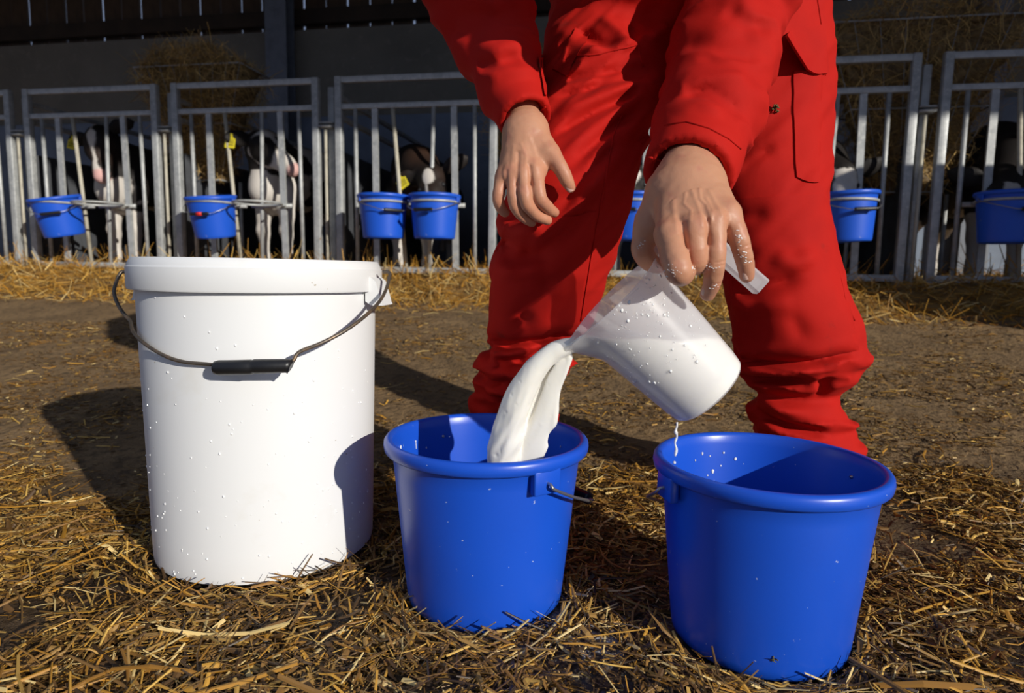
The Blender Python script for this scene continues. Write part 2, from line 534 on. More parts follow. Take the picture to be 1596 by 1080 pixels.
near_y = lambda n: 0.42 + RNG.random(n) ** 1.25 * 0.95
mid_y = lambda n: RNG.uniform(1.0, 3.0, n)
sets = [straws(*litter(28000, 0.006, 0.024, 0.0012, 0.0042, near_y, 0.70, 0.006), rings=2),
        straws(*litter(7000, 0.012, 0.040, 0.0030, 0.0085, near_y, 0.80, 0.006, 0.25), flat=0.25),
        straws(*litter(5200, 0.03, 0.085, 0.0014, 0.0040, near_y, 0.45, 0.012, 0.16)),
        straws(*litter(26000, 0.005, 0.026, 0.0016, 0.006, mid_y, 0.74, 0.003, 0.16), rings=2),
        straws(*litter(900, 0.04, 0.11, 0.003, 0.006, mid_y, 0.40, 0.004, 0.08))]
# straw pushed up round the feet of the tub and the buckets
for (bx, by, bz), r in zip(FLAT, (0.112, 0.112, 0.168)):
    n = 420
    a = RNG.uniform(-math.pi, 0.4, n); rr = r + 0.006 + np.abs(RNG.normal(0, 0.030, n))
    x = bx + rr * np.cos(a); y = by + rr * np.sin(a)
    ln = RNG.uniform(0.015, 0.07, n); wd = RNG.uniform(0.0016, 0.0045, n); pt = RNG.normal(0, 0.25, n)
    yaw_ = a + math.pi / 2 + RNG.normal(0, 0.45, n)
    z = gz(x, y) + wd * 0.4 + np.abs(np.sin(pt)) * ln * 0.45 + RNG.uniform(0, 0.008, n)
    sets.append(straws(np.stack([x, y, z], -1), yaw_, pt, ln, wd, RNG.normal(0, 0.08, (n, 2)), np.where((RNG.random(n) < 0.5)[:, None], pick(PAL_DARK, n), pick(PAL_STRAW, n))))
# a few bits standing up in front of the tub
n = 12
a = RNG.uniform(-2.0, -1.0, n); rr = 0.178 + RNG.uniform(0, 0.01, n); x = B3[0] + rr * np.cos(a); y = B3[1] + rr * np.sin(a)
ln = RNG.uniform(0.02, 0.05, n); pt = RNG.uniform(0.7, 1.4, n)
sets.append(straws(np.stack([x, y, gz(x, y) + ln * 0.3], -1), a + math.pi / 2 * RNG.choice([-1, 1], n), pt, ln, RNG.uniform(0.001, 0.003, n), RNG.normal(0, 0.1, (n, 2)), pick(PAL_DARK, n)))
V = []; F = []; Cc = []; n0 = 0
for v, f, c in sets:
    V.append(v); F.append(f + n0); Cc.append(c); n0 += len(v)
loose = mk('straw_litter', np.concatenate(V), np.concatenate(F), M['straw'], cols=np.concatenate(Cc), smooth=False)
tag(loose, 'loose broken straw and chaff scattered over the trodden ground', 'straw', kind='stuff')

# the largest stalks lie on top, each a piece of its own
variants = []
for k in range(16):
    L_ = 1.0
    c1 = pick(PAL_STRAW, 1, 0.2) if k % 4 else pick(PAL_DARK[2:], 1, 0.2)
    v, f, c = straws(np.zeros((1, 3)), np.zeros(1), np.zeros(1), np.array([1.0]), np.array([RNG.uniform(0.03, 0.055)]), RNG.normal(0, 0.05, (1, 2)), c1, rings=4, flat=0.45)
    o = mk('straw_stalk', v, f, M['straw'], cols=c, smooth=False)
    variants.append(o)
cen, yaw, pt, ln, wd, bd, col = litter(300, 0.085, 0.20, 0.004, 0.007, lambda n: 0.45 + RNG.random(n) ** 1.4 * 0.85, 0.2, 0.012, 0.10)
for i in range(300):
    o = variants[i] if i < len(variants) else variants[i % len(variants)].copy()
    if i >= len(variants): COL.objects.link(o)
    o.parent = loose
    o.location = cen[i]; o.rotation_euler = (RNG.uniform(-0.5, 0.5), -pt[i], yaw[i])
    s = ln[i]; o.scale = (s, s * RNG.uniform(0.6, 1.1), s)

# ------------------------------------------------------------------ barn shell
def wallbox(name, u0, u1, d0, d1, z0, z1, m, kind='structure'):
    v = [P(u, d, z) for u in (u0, u1) for d in (d0, d1) for z in (z0, z1)]
    f = [(0, 1, 3, 2), (4, 6, 7, 5), (0, 4, 5, 1), (2, 3, 7, 6), (0, 2, 6, 4), (1, 5, 7, 3)]
    o = autosmooth(mk(name, v, f, m))
    if kind: o['kind'] = kind
    return o

WB = 2.1                                     # back wall behind the fence
wallbox('wall_back', -8.6, 6.4, WB, WB + 0.14, 0.15, 2.60, M['concrete'])
wallbox('trim_1', -8.6, 6.4, WB - 0.035, WB - 0.004, 0.15, 1.83, M['panel'])
wallbox('wall_left', -8.75, -8.6, -0.2, WB + 0.14, 0.1, 3.6, M['concrete'])
wallbox('wall_right', 6.4, 6.55, -0.2, WB + 0.14, 0.1, 3.6, M['concrete'])
# roof sheet, its eave in front of the pens
EAVE_D, EAVE_Z = -2.6, 2.74
v = [P(u, d, z) for u in (-8.9, 6.7) for (d, z) in ((EAVE_D, EAVE_Z), (WB + 0.3, 3.72), (WB + 0.3, 3.80), (EAVE_D, EAVE_Z + 0.08))]
roof = autosmooth(mk('ceiling', v, [(0, 1, 2, 3), (7, 6, 5, 4), (0, 4, 5, 1), (1, 5, 6, 2), (2, 6, 7, 3), (3, 7, 4, 0)], M['roof']))
roof['kind'] = 'structure'
# boarded upper wall with daylight between the boards
cl = empty('wall_upper', P(-1.2, WB + 0.10, 2.6)); tag(cl, kind='structure')
step = 0.212; u = -8.55; first = None; k = 0
while u < 6.4:
    w = step - RNG.choice([0.012, 0.016, 0.020, 0.025])
    if first is None:
        first = MB().box(0, 1, 0, 0.024, 0, 1.05).build('board', M['wood'], cl, smooth=False)
        o = first
    else:
        o = first.copy(); COL.objects.link(o)
    o.location = Vector(P(u, WB + 0.10 + RNG.uniform(0, 0.012), 2.56)) - cl.location
    o.rotation_euler = (0, 0, FROT); o.scale = (w, 1, 1)
    u += step; k += 1
wallbox('trim_2', -8.6, 6.4, WB + 0.02, WB + 0.085, 2.66, 2.79, M['beam'])
wallbox('trim_3', -8.6, 6.4, WB - 0.02, WB + 0.085, 3.35, 3.5, M['beam'])

def column(u0, u1, n):
    m = MB()
    w = u1 - u0
    m.box(0, w, 0, 0.012, 0, 3.4).box(0, w, 0.13, 0.142, 0, 3.4).box(w / 2 - 0.006, w / 2 + 0.006, 0.012, 0.13, 0, 3.4)
    o = m.build('trim_%d' % n, M['column'], smooth=False)
    o.location = P(u0, WB - 0.185, 0.2); o.rotation_euler = (0, 0, FROT); o['kind'] = 'structure'
uL = fhit(413, 60, WB - 0.185)[0]; uR = fhit(446, 60, WB - 0.185)[0]
column(uL, uR, 4)
uL2 = fhit(1528, 40, WB - 0.185)[0]
column(uL2, uL2 + (uR - uL), 5)

# ------------------------------------------------------------------ pen fronts
PITCHU, LEFT0, PW = 1.043, -2.737, 0.943
LEFTS = {k: LEFT0 + PITCHU * i for k, i in zip('ABCDEFG', (-2, -1, 0, 1, 2, 3, 4))}
Z_BOT, Z_TOP = 0.37, 1.54
RING_D = -0.165
r1 = fhit(594, 315, RING_D)[0] - LEFTS['D']; r2 = fhit(670, 315, RING_D)[0] - LEFTS['D']
rB = fhit(90, 318, RING_D)[0] - LEFTS['B']; rB2 = fhit(160, 322, RING_D)[0] - LEFTS['B']; rC = fhit(329, 318, RING_D)[0] - LEFTS['C']; rC2 = fhit(400, 322, RING_D)[0] - LEFTS['C']
rF = fhit(1320, 318, RING_D)[0] - LEFTS['F']; rG = fhit(1573, 318, RING_D)[0] - LEFTS['G']; rE = fhit(985, 318, RING_D)[0] - LEFTS['E']
print('ring', r1, r2, rB, rB2, rC, rC2, rE, rF, rG)
RX = ((r1 + rB + rC) / 3, (r2 + rB2 + rC2) / 3)
RZ, RR = 0.822, 0.132

def make_gate():
    g = empty('pen_gate')
    h = 0.02
    for x in (h, PW - h):
        MB().box(x - h, x + h, -h, h, Z_BOT, Z_TOP, 0.004).build('post', M['steel'], g)
    for z, t in ((1.522, 0.017), (1.375, 0.015), (0.46, 0.017)):
        MB().box(2 * h - 0.002, PW - 2 * h + 0.002, -0.014, 0.014, z - t, z + t, 0.003).build('rail', M['steel'], g)
    for i, (xt, xb, w) in enumerate(((0.119, 0.124, 0), (0.236, 0.244, 1), (0.341, 0.418, 0), (0.581, 0.556, 0), (0.697, 0.714, 1), (0.814, 0.824, 0))):
        pts = [(xt, 0, 1.365), (xb, 0, 0.47)]
        if w:
            m = MB(); wv = 0.017
            v = [(x + sx * wv, sy * 0.008, z) for (x, _, z) in pts for sx, sy in ((-1, -1), (1, -1), (1, 1), (-1, 1))]
            m.add(v, [(0, 1, 2, 3), (7, 6, 5, 4), (0, 4, 5, 1), (1, 5, 6, 2), (2, 6, 7, 3), (3, 7, 4, 0)])
            autosmooth(m.build('bar', M['steel'], g))
        else:
            MB().tube(pts, 0.0115, 10).build('bar', M['steel_worn' if i == 2 else 'steel'], g)
    for rx in RX:
        m = MB()
        c = [(rx + RR * math.cos(a), RING_D + RR * math.sin(a), RZ) for a in np.linspace(0, 2 * math.pi, 33)[:-1]]
        m.tube(c, 0.0065, 8, closed=True)
        for sx in (-0.09, 0.09):
            m.tube([(rx + sx, RING_D + 0.1, RZ), (rx + sx, -0.008, RZ)], 0.006, 6)
        m.box(rx - 0.13, rx + 0.13, -0.022, -0.010, RZ - 0.012, RZ + 0.012)
        m.build('bucket_ring', M['steel'], g)
    return g

gate_words = {
    'A': 'galvanised pen gate cut off by the photo edge on the far left',
    'B': 'galvanised pen gate in front of the calf facing the camera',
    'C': 'galvanised pen gate in front of the calf looking sideways',
    'D': 'galvanised pen gate carrying two blue buckets side by side',
    'E': 'galvanised pen gate behind the legs of the person in red',
    'F': 'galvanised pen gate just right of the person, holding a blue bucket',
    'G': 'galvanised pen gate in shade cut off by the right photo edge'}
g0 = make_gate()
for i, k in enumerate('ABCDEFG'):
    g = g0 if i == 0 else copy_tree(g0)
    g.location = P(LEFTS[k], 0, 0); g.rotation_euler = (0, 0, FROT)
    tag(g, gate_words[k], 'gate', 'row of calf pen gates')
    for c in g.children:                      # two gates carry their rings a little further along
        if c.name.startswith('bucket_ring') and k in 'FG':
            c.location.x += (rF - RX[1]) if k == 'F' else (rG - RX[0])

def make_divider():
    g = empty('pen_divider')
    MB().box(-0.02, 0.02, 0.04, 0.08, 0.30, 1.50, 0.004).build('post', M['steel'], g)
    MB().box(-0.02, 0.02, 1.80, 1.84, 0.30, 1.50, 0.004).build('post', M['steel'], g)
    for z in (1.475, 1.36):
        MB().box(-0.014, 0.014, 0.08, 1.80, z - 0.014, z + 0.014, 0.003).build('rail', M['steel'], g)
    MB().box(-0.012, 0.012, 0.10, 1.78, 0.34, 1.16, 0.004).build('side_sheet', M['divider'], g)
    m = MB().tube([(-0.012, -0.005, 1.25), (-0.012, -0.005, 0.36)], 0.009, 8)
    m.build('latch_rod', M['steel_worn'], g)
    MB().box(-0.045, 0.03, -0.030, 0.05, 1.262, 1.272).box(-0.045, 0.03, -0.022, 0.022, 1.285, 1.293).build('latch_plate', M['steel'], g)
    return g
div_words = ['left of the calf facing the camera', 'left of the sideways calf, under the hay rack',
             'between the sideways calf and two hung buckets', 'behind the sleeve of the resting arm', 'behind the pouring hand',
             'right of the person, under the hay']
dv0 = make_divider()
GAPC = [LEFTS[k] + PW + (PITCHU - PW) / 2 for k in 'ABCDEF']
for i, (u_, w_) in enumerate(zip(GAPC, div_words)):
    g = dv0 if i == 0 else copy_tree(dv0)
    g.location = P(u_, 0, 0); g.rotation_euler = (0, 0, FROT)
    tag(g, 'steel pen divider with latch rod ' + w_, 'divider', 'dividers between the calf pens')

# ------------------------------------------------------------------ straw bed in and before the pens
def bedz(x, y):
    d = (x * NN[0] + y * NN[1]) - FN0
    p = np.stack([x, y, 0 * x], -1)
    s = np.clip((d + 0.46) / 0.42, 0, 1); s = s * s * (3 - 2 * s)
    z = 0.255 + 0.165 * s + np.clip(d, 0, 2) * 0.03
    return z + (fbm(p, 5.0, 41, 3) - 0.5) * 0.10 * np.clip((d + 0.5) / 0.25, 0, 1)
bu = np.linspace(-5.6, 5.0, 240); bd_ = np.concatenate([np.linspace(-0.50, 0.3, 36), np.linspace(0.34, 2.06, 30)])
BU, BD = np.meshgrid(bu, bd_, indexing='ij')
BP = TU[None, None] * BU[..., None] + NN[None, None] * (FN0 + BD)[..., None]
BZ = bedz(BP[..., 0], BP[..., 1]); BZ[:, 0] -= 0.05
nb, nc = BU.shape
ii, jj = np.meshgrid(np.arange(nb - 1), np.arange(nc - 1), indexing='ij'); k0 = (ii * nc + jj).ravel()
bf = np.stack([k0, k0 + nc, k0 + nc + 1, k0 + 1], -1)
bcol = pick(np.array([(0.24, 0.14, 0.045), (0.17, 0.095, 0.03), (0.32, 0.19, 0.06)]), nb * nc)
bv = np.stack([BP[..., 0], BP[..., 1], BZ], -1).reshape(-1, 3)
V = [bv]; F = [bf]; Cc = [bcol]; n0 = len(bv)
faces_all = bf.tolist()
def bed_straws(n, d0, d1, lmin, lmax, pit):
    u = RNG.uniform(-5.2, 4.4, n); d = RNG.uniform(d0, d1, n)
    p = TU * u[:, None] + NN * (FN0 + d)[:, None]
    ln = RNG.uniform(lmin, lmax, n); pt = RNG.normal(0, pit, n)
    z = bedz(p[:, 0], p[:, 1]) + np.abs(np.sin(pt)) * ln * 0.35 + RNG.uniform(-0.004, 0.02, n)
    return np.stack([p[:, 0], p[:, 1], z], -1), RNG.uniform(0, 2 * math.pi, n), pt, ln, RNG.uniform(0.003, 0.0065, n), RNG.normal(0, 0.14, (n, 2)), pick(PAL_STRAW[[0, 1, 2, 1, 2, 3]], n, 0.3)
for args in ((9000, -0.50, 0.12, 0.06, 0.20, 0.35), (1500, -0.15, 0.25, 0.10, 0.26, 0.7), (3500, 0.1, 1.9, 0.08, 0.22, 0.3), (700, -0.62, -0.42, 0.05, 0.14, 0.08)):
    v, f, c = straws(*bed_straws(*args))
    faces_all += (f + n0).tolist(); V.append(v); Cc.append(c); n0 += len(v)
bed = mk('straw_bed', np.concatenate(V), faces_all, M['straw'], cols=np.concatenate(Cc), smooth=False)
tag(bed, 'deep golden straw bedding heaped under and behind the pen gates', 'straw', kind='stuff')

# ------------------------------------------------------------------ hay racks
def hay_rack(u, zt, zb, w, depth, label, hlabel, n=4200, d=0.34):
    c = P(u, d, 0)
    g = empty('hay_rack', c, FROT); tag(g, label, 'rack', 'hay racks above the pen dividers')
    m = MB()
    hw = w / 2
    def half(z):
        t = (z - zb) / (zt - zb)
        return hw * (0.35 + 0.65 * t), depth / 2 * (0.25 + 0.75 * t)
    for z in (zt, (zt + zb) / 2, zb):
        a, b = half(z)
        m.tube([(-a, -b, z), (a, -b, z), (a, b, z), (-a, b, z)], 0.005, 6, closed=True)
    for i in range(9):
        t = -1 + 2 * i / 8
        a0, b0 = half(zb); a1, b1 = half(zt)
        for s in (-1, 1):
            m.tube([(t * a0, s * b0, zb), (t * a1, s * b1, zt)], 0.0022, 5)
    m.build('wire_frame', M['steel'], g)
    for s in (-1, 1):
        MB().tube([(s * 0.5 * hw, 0.08, zb), (s * 0.5 * hw, 0.08, 0.4)], 0.012, 8).build('leg', M['steel'], g)
    # hay: a dark loose heart and long curved stems
    h = empty('hay_heap', c, FROT); tag(h, hlabel, 'hay', 'hay in the racks')
    tz = RNG.random(n) ** 0.8
    z = zb + 0.02 + tz * (zt + 0.10 - zb)
    a = np.array([half(min(q, zt)) for q in z])
    over = np.clip((z - zt) / 0.10, 0, 1)
    x = RNG.uniform(-1.05, 1.05, n) * a[:, 0] * (1 - 0.5 * over); y = np.where(RNG.random(n) < 0.7, RNG.choice([-1, -1, 1], n) * RNG.uniform(0.85, 1.12, n), RNG.uniform(-1, 1, n)) * a[:, 1]
    cc = np.stack([x, y, z], -1)
    v, f, c_ = straws(cc, RNG.uniform(0, 6.28, n), RNG.normal(-0.1, 0.6, n), RNG.uniform(0.08, 0.26, n), RNG.uniform(0.0018, 0.0045, n),
                      RNG.normal(0, 0.2, (n, 2)), pick(np.array([(0.66, 0.43, 0.15), (0.46, 0.29, 0.10), (0.80, 0.54, 0.18), (0.30, 0.19, 0.07)]), n), rings=5)
    def f_sdf(p):
        zc = np.clip(p[:, 2], zb, zt); t = (zc - zb) / (zt - zb)
        aa = hw * (0.35 + 0.65 * t) * 0.90; bb = depth / 2 * (0.25 + 0.75 * t) * 0.85
        q = np.stack([np.abs(p[:, 0]) - aa, np.abs(p[:, 1]) - bb, np.maximum(zb - p[:, 2], p[:, 2] - zt - 0.03)], -1)
        dd = np.minimum(q.max(1), 0) + np.sqrt((np.maximum(q, 0) ** 2).sum(1))
        return dd + (fbm(p, 16, 77, 2) - 0.5) * 0.09
    hv, hf = iso(f_sdf, (-hw - .1, -depth / 2 - .1, zb - .1), (hw + .1, depth / 2 + .1, zt + .15), 0.02)
    fl = hf + [tuple(int(i) + len(hv) for i in q) for q in f]
    o = mk('hay', np.concatenate([hv, v]), fl, M['hay'], h, smooth=False,
           cols=np.concatenate([pick(np.array([(0.22, 0.14, 0.055), (0.16, 0.10, 0.04), (0.30, 0.20, 0.08)]), len(hv)), c_]))
    o['kind'] = 'stuff'
hay_rack(GAPC[1] + 0.02, 1.70, 1.02, 0.74, 0.34, 'wire hay rack left of the sideways calf', 'brown hay piled in the rack left of the sideways calf')
hay_rack(GAPC[3] + 0.03, 1.62, 0.98, 0.50, 0.34, 'wire hay rack mostly hidden behind the sleeve of the resting arm', 'brown hay in the rack behind the sleeve of the resting arm', 1500)
hay_rack(GAPC[5] + 0.05, 1.76, 0.92, 0.98, 0.36, 'wire hay rack right of the person in red', 'brown hay spilling from the rack right of the person in red', 3200)

# unseen wall, added off the right of the view to shade the right-hand pens
shade_wall = wallbox('added_shade_wall', 2.46, 4.6, -1.22, -1.06, 0.05, 1.62, M['concrete'])
# ------------------------------------------------------------------ buckets
def bail(lug_r, z, droop, grip_half=0.055, lugz=0.0, side=1, R=None):
    """wire handle in the bucket's frame: lugs on +-x, hanging out towards +y; returns wire points"""
    R = R or lug_r
    pts = [(lug_r - 0.010, 0, z), (lug_r + 0.010, 0.0, z), (lug_r + 0.014, 0.004, z - 0.006)]
    for t in np.linspace(0.16, 0.80, 7):
        th = t * math.pi / 2
        rr = R * 1.03 + 0.008
        pts.append((rr * math.cos(th), rr * math.sin(th) + 0.002, z - 0.006 - (droop - 0.006) * (th / 1.16) ** 0.9 if th < 1.16 else z - droop))
    pts.append((grip_half + 0.004, R * 1.04 + 0.010, z - droop)); pts.append((grip_half * 0.5, R * 1.04 + 0.010, z - droop))
    full = pts + [(-x, y, q) for (x, y, q) in pts[::-1]]
    return full

def make_bucket(blue, droop=0.05, red=False, bail_flip=1, splash=0):
    """12 l feeding bucket: tapered body, rolled lip, two lugs, wire handle with a grip"""
    g = empty('blue_bucket')
    rb, rt, h = 0.1085, 0.1315, 0.233
    prof = [(0.0, 0.010), (rb - 0.012, 0.010), (rb - 0.010, 0.0), (rb - 0.004, 0.0), (rb, 0.005)]
    for t in np.linspace(0.06, 0.90, 12): prof.append((rb + (rt - rb) * t, h * t))
    prof += [(rt + 0.0005, h - 0.019), (rt + 0.0065, h - 0.0185), (rt + 0.0088, h - 0.016), (rt + 0.0099, h - 0.010), (rt + 0.0092, h - 0.0045),
             (rt + 0.0068, h - 0.001), (rt + 0.003, h), (rt - 0.0005, h - 0.0012), (rt - 0.0026, h - 0.005)]
    for t in np.linspace(0.93, 0.08, 10): prof.append((rb + (rt - rb) * t - 0.0026, h * t))
    prof += [(rb - 0.008, 0.0145), (0.0, 0.013)]
    body = autosmooth(MB().lathe(prof, 96).build('body', blue, g), 50)
    for s in (1, -1):
        MB().box(*sorted((s * (rt - 0.0022), s * (rt + 0.0085))), -0.020, 0.020, h - 0.045, h - 0.014, 0.002).build('lug', blue, g)
    zw = h - 0.031
    w = bail(rt + 0.002, zw, droop)
    w = [(x, bail_flip * y, z) for x, y, z in w]
    hd = MB().tube(smooth_path(w, 5), 0.0021, 8).build('wire_handle', M['bright_wire'], g)
    gy_ = bail_flip * ((rt + 0.002) * 1.04 + 0.010)
    m = MB().tube([(-0.052, gy_, zw - droop), (-0.051, gy_, zw - droop), (-0.048, gy_, zw - droop), (0.048, gy_, zw - droop), (0.051, gy_, zw - droop), (0.052, gy_, zw - droop)],
                  [0.006, 0.0085, 0.0092, 0.0092, 0.0085, 0.006], 14)
    gr = m.build('grip', M['rubber'], hd)
    if red:
        r_ = MB().tube([(-0.016, gy_, zw - droop), (0.016, gy_, zw - droop)], 0.0105, 14).build('red_band', M['redgrip'], hd); r_['label'] = 'red band round the grip'
    return g

b = make_bucket(M['blue'], droop=0.075)
b.location = B1; b.rotation_euler = (0.0, 0.0, math.radians(-55))
tag(b, 'blue plastic bucket in the middle of the foreground with milk pouring into it', 'bucket', 'blue feeding buckets on the ground')
b = make_bucket(M['blue'], droop=0.075)
b.location = B2; b.rotation_euler = (0.0, 0.0, math.radians(12))
tag(b, 'blue plastic bucket at the lower right under the jug, still empty', 'bucket', 'blue feeding buckets on the ground')

# the row hung on the pen gates
hung = [('B', 0, (11, -5), 30, True, False, 'blue bucket tilted in the ring beside the calf facing the camera'),
        ('C', 0, (9, -1), 8, True, True, 'blue bucket with a red banded grip hung left of the sideways calf'),
        ('D', 0, (0, 0), 42, True, False, 'left one of the two blue buckets hung side by side on one gate'),
        ('D', 1, (0, 0), -6, True, False, 'right one of the two blue buckets hung side by side, a calf drinking from it'),
        ('E', 0, (0, 0), -12, True, False, 'blue bucket seen between the legs of the person in red'),
        ('F', 1, (0, -3), 14, True, False, 'blue bucket hung right of the person, with the white-faced calf drinking'),
        ('G', 0, (0, 0), 10, True, False, 'blue bucket in deep shade at the far right edge')]
HUNGPOS = {}
for i, (k, ri, (tx, ty), rz, _, red, lab) in enumerate(hung):
    g = make_bucket(M['blue_dull'], droop=0.06, red=red, bail_flip=-1)
    g.name = 'feeding_bucket'
    px = RX[ri]
    if k == 'E': px = rE
    if k == 'F': px = rF
    if k == 'G': px = rG
    Rm = Matrix.Rotation(FROT, 3, 'Z') @ Matrix.Rotation(math.radians(tx), 3, 'X') @ Matrix.Rotation(math.radians(ty), 3, 'Y') @ Matrix.Rotation(math.radians(rz), 3, 'Z')
    ringp = Vector(P(LEFTS[k] + px, RING_D, RZ))
    loc = ringp - Rm @ Vector((0, 0, 0.192))
    HUNGPOS[(k, ri)] = loc
    g.location = loc; g.rotation_euler = Rm.to_euler()
    tag(g, lab, 'bucket', 'blue feeding buckets hung on the gates')

# ------------------------------------------------------------------ the white tub
S = 0.95
TB = empty('white_tub', B3)
tag(TB, 'tall white plastic tub with wire handle and black grip standing on straw', 'tub')
h = 0.4801 * S; rb = 0.1757 * S; rt = 0.1843 * S
prof = [(0, 0.012), (rb - 0.02, 0.012), (rb - 0.016, 0.0), (rb - 0.006, 0.0), (rb - 0.001, 0.004), (rb, 0.010)]
for t in np.linspace(0.1, 0.9, 10): prof.append((rb + (rt - rb) * t, h * t))
prof += [(rt, h - 0.046), (rt + 0.0085, h - 0.0455), (rt + 0.0100, h - 0.043), (rt + 0.0100, h - 0.0135), (rt + 0.0085, h - 0.0122), (rt + 0.0080, h - 0.0112), (rt + 0.0080, h - 0.0095),
         (rt + 0.0035, h - 0.001), (rt + 0.0020, h), (rt - 0.004, h), (rt - 0.006, h - 0.004)]
for t in np.linspace(0.9, 0.1, 8): prof.append((rb + (rt - rb) * t - 0.004, h * t))
prof += [(rb - 0.02, 0.018), (0, 0.016)]
autosmooth(MB().lathe(prof, 128).build('body', M['white'], TB), 40)
ear_a = math.radians(-6)
for s in (0, math.pi):
    a = ear_a + s
    R_ = Matrix.Rotation(a, 4, 'Z')
    m = MB()
    x0 = rt + 0.007
    # curved wing that carries the wire: wide at the tub, flared out below
    prof2 = [(-0.002, h - 0.020), (0.010, h - 0.030), (0.016, h - 0.050), (0.019, h - 0.062), (0.021, h - 0.066), (0.002, h - 0.066), (-0.006, h - 0.060), (-0.006, h - 0.020)]
    v = [(x0 + px, w_, pz) for w_ in (-0.026, 0.026) for px, pz in prof2]
    n_ = len(prof2)
    f = [tuple(range(n_)), tuple(range(2 * n_ - 1, n_ - 1, -1))] + [(i, i + n_, (i + 1) % n_ + n_, (i + 1) % n_) for i in range(n_)]
    m.add([(R_ @ Vector(q))[:] for q in v], f)
    autosmooth(m.build('ear', M['white'], TB), 40)

def hitcyl(px, py, c, r):
    d = ray(px, py)
    a = d[0] ** 2 + d[1] ** 2; bq = -2 * (d[0] * c[0] + d[1] * c[1]); cq = c[0] ** 2 + c[1] ** 2 - r * r
    disc = bq * bq - 4 * a * cq
    if disc < 0: return None
    t = (-bq - math.sqrt(disc)) / (2 * a)
    return _C + t * d
wp = []
for (x, y, Y) in ((197, 425, 0.995), (189, 424, 0.995), (181, 440, 0.985), (178, 458, 0.975), (188, 482, 0.955), (208, 505, 0.925), (235, 528, 0.888), (270, 552, 0.861), (292, 562, 0.848), (312, 566, 0.838), (340, 569, 0.829), (396, 571, 0.823), (450, 567, 0.830),
                  (466, 549, 0.836), (500, 535, 0.845), (535, 517, 0.862), (566, 495, 0.890), (588, 474, 0.925), (600, 455, 0.955), (606, 436, 0.975), (607, 425, 0.985), (596, 424, 0.985)):
    wp.append(at(x, y, Y))
wq = []
for q in smooth_path(wp, 5):
    r_ = math.hypot(q[0] - B3[0], q[1] - B3[1]); need = (rt + 0.013) if q[2] > B3[2] + h - 0.05 else rt + 0.005
    if r_ < need and q[2] < B3[2] + h - 0.03: q = np.array([B3[0] + (q[0] - B3[0]) * need / r_, B3[1] + (q[1] - B3[1]) * need / r_, q[2]])
    wq.append(q)
hd = MB().tube(wq, 0.0026, 8).build('wire_handle', M['wire'], TB, world_coords=True)
gp_ = [at(x, y, Y) for (x, y, Y) in ((337, 572, 0.829), (339, 572, 0.829), (345, 572, 0.828), (370, 571.5, 0.824), (395, 571, 0.823), (397, 570.5, 0.823), (400, 570, 0.823), (425, 569.5, 0.826), (448, 569, 0.830), (454, 570, 0.832), (456, 571, 0.832))]
gp_ = [q + np.array([0, -0.006, 0]) for q in gp_]
gr = MB().tube(gp_, [0.0062, 0.0088, 0.0100, 0.0098, 0.0098, 0.0086, 0.0096, 0.0094, 0.0092, 0.0100, 0.0074], 16).build('grip', M['rubber'], hd, world_coords=True)
# water and milk drops on the tub
m = MB(); bmd = bmesh.new(); bmesh.ops.create_icosphere(bmd, subdivisions=1, radius=1); dv = [q.co[:] for q in bmd.verts]; bmd.verts.index_update(); df = [[q.index for q in f_.verts] for f_ in bmd.faces]; bmd.free()
for i in range(170):
    a = RNG.uniform(-math.pi, 0); zz = h * RNG.beta(1.1, 2.2) * 0.88 + 0.01
    r = rb + (rt - rb) * zz / h
    s_ = RNG.uniform(0.0006, 0.0017)
    c = (r * math.cos(a), r * math.sin(a), zz)
    m.add([(c[0] + q[0] * s_, c[1] + q[1] * s_, c[2] + q[2] * s_ * 1.3) for q in dv], df)
o = m.build('milk_drop', M['milk_white'], TB); o['kind'] = 'stuff'
mp = MB().lathe([(0, 0), (rt - 0.010, 0.0), (rt - 0.0065, 0.001)], 64).build('milk', M['milk'])
mp.location = (B3[0], B3[1], B3[2] + h - 0.075)
tag(mp, 'milk filling the tall white tub', 'milk')

# ------------------------------------------------------------------ measuring jug
JY = 0.80
jb = at(1105, 611, JY); jm = at(956, 463, JY)
ja = jm - jb; JH = np.linalg.norm(ja); ja = ja / JH
js = np.array([-1.0, 0, 0]) - np.dot([-1.0, 0, 0], ja) * ja; js /= np.linalg.norm(js)
if js[2] > 0: js = -js                         # towards the spout: left and down
jt = np.cross(ja, js)
JG = empty('measuring_jug', jb)
tag(JG, 'frosted plastic measuring jug tipped over and held by the pouring hand', 'jug')
RB_, RT_ = 0.0547, 0.0680
n = 96
prof = [(0, 0.0), (RB_ - 0.010, 0.0), (RB_ - 0.004, 0.0015), (RB_ - 0.001, 0.005), (RB_, 0.010)] + [(RB_ + (RT_ - RB_) * t, JH * t) for t in np.linspace(0.12, 0.97, 16)] + \
       [(RT_ + 0.0002, JH * 0.985), (RT_ + 0.0018, JH * 0.988), (RT_ + 0.0018, JH * 0.999), (RT_, JH), (RT_ - 0.0015, JH * 0.998)] + \
       [(RB_ + (RT_ - RB_) * t - 0.0016, JH * t) for t in np.linspace(0.97, 0.12, 16)] + [(RB_ - 0.003, 0.010), (RB_ - 0.008, 0.0035), (0, 0.003)]
v = []; f = []
for (r, z) in prof:
    for k in range(n):
        a = 2 * math.pi * k / n
        aa = (a + math.pi) % (2 * math.pi) - math.pi
        e = math.exp(-(aa / 0.36) ** 2) * max(0, (z / JH - 0.70) / 0.30) ** 1.3 * 0.024
        rr = r + (e if r > 0.02 else 0)
        v.append(js * (rr * math.cos(a)) + jt * (rr * math.sin(a)) + ja * (z - e * 0.15))
mm = len(prof)
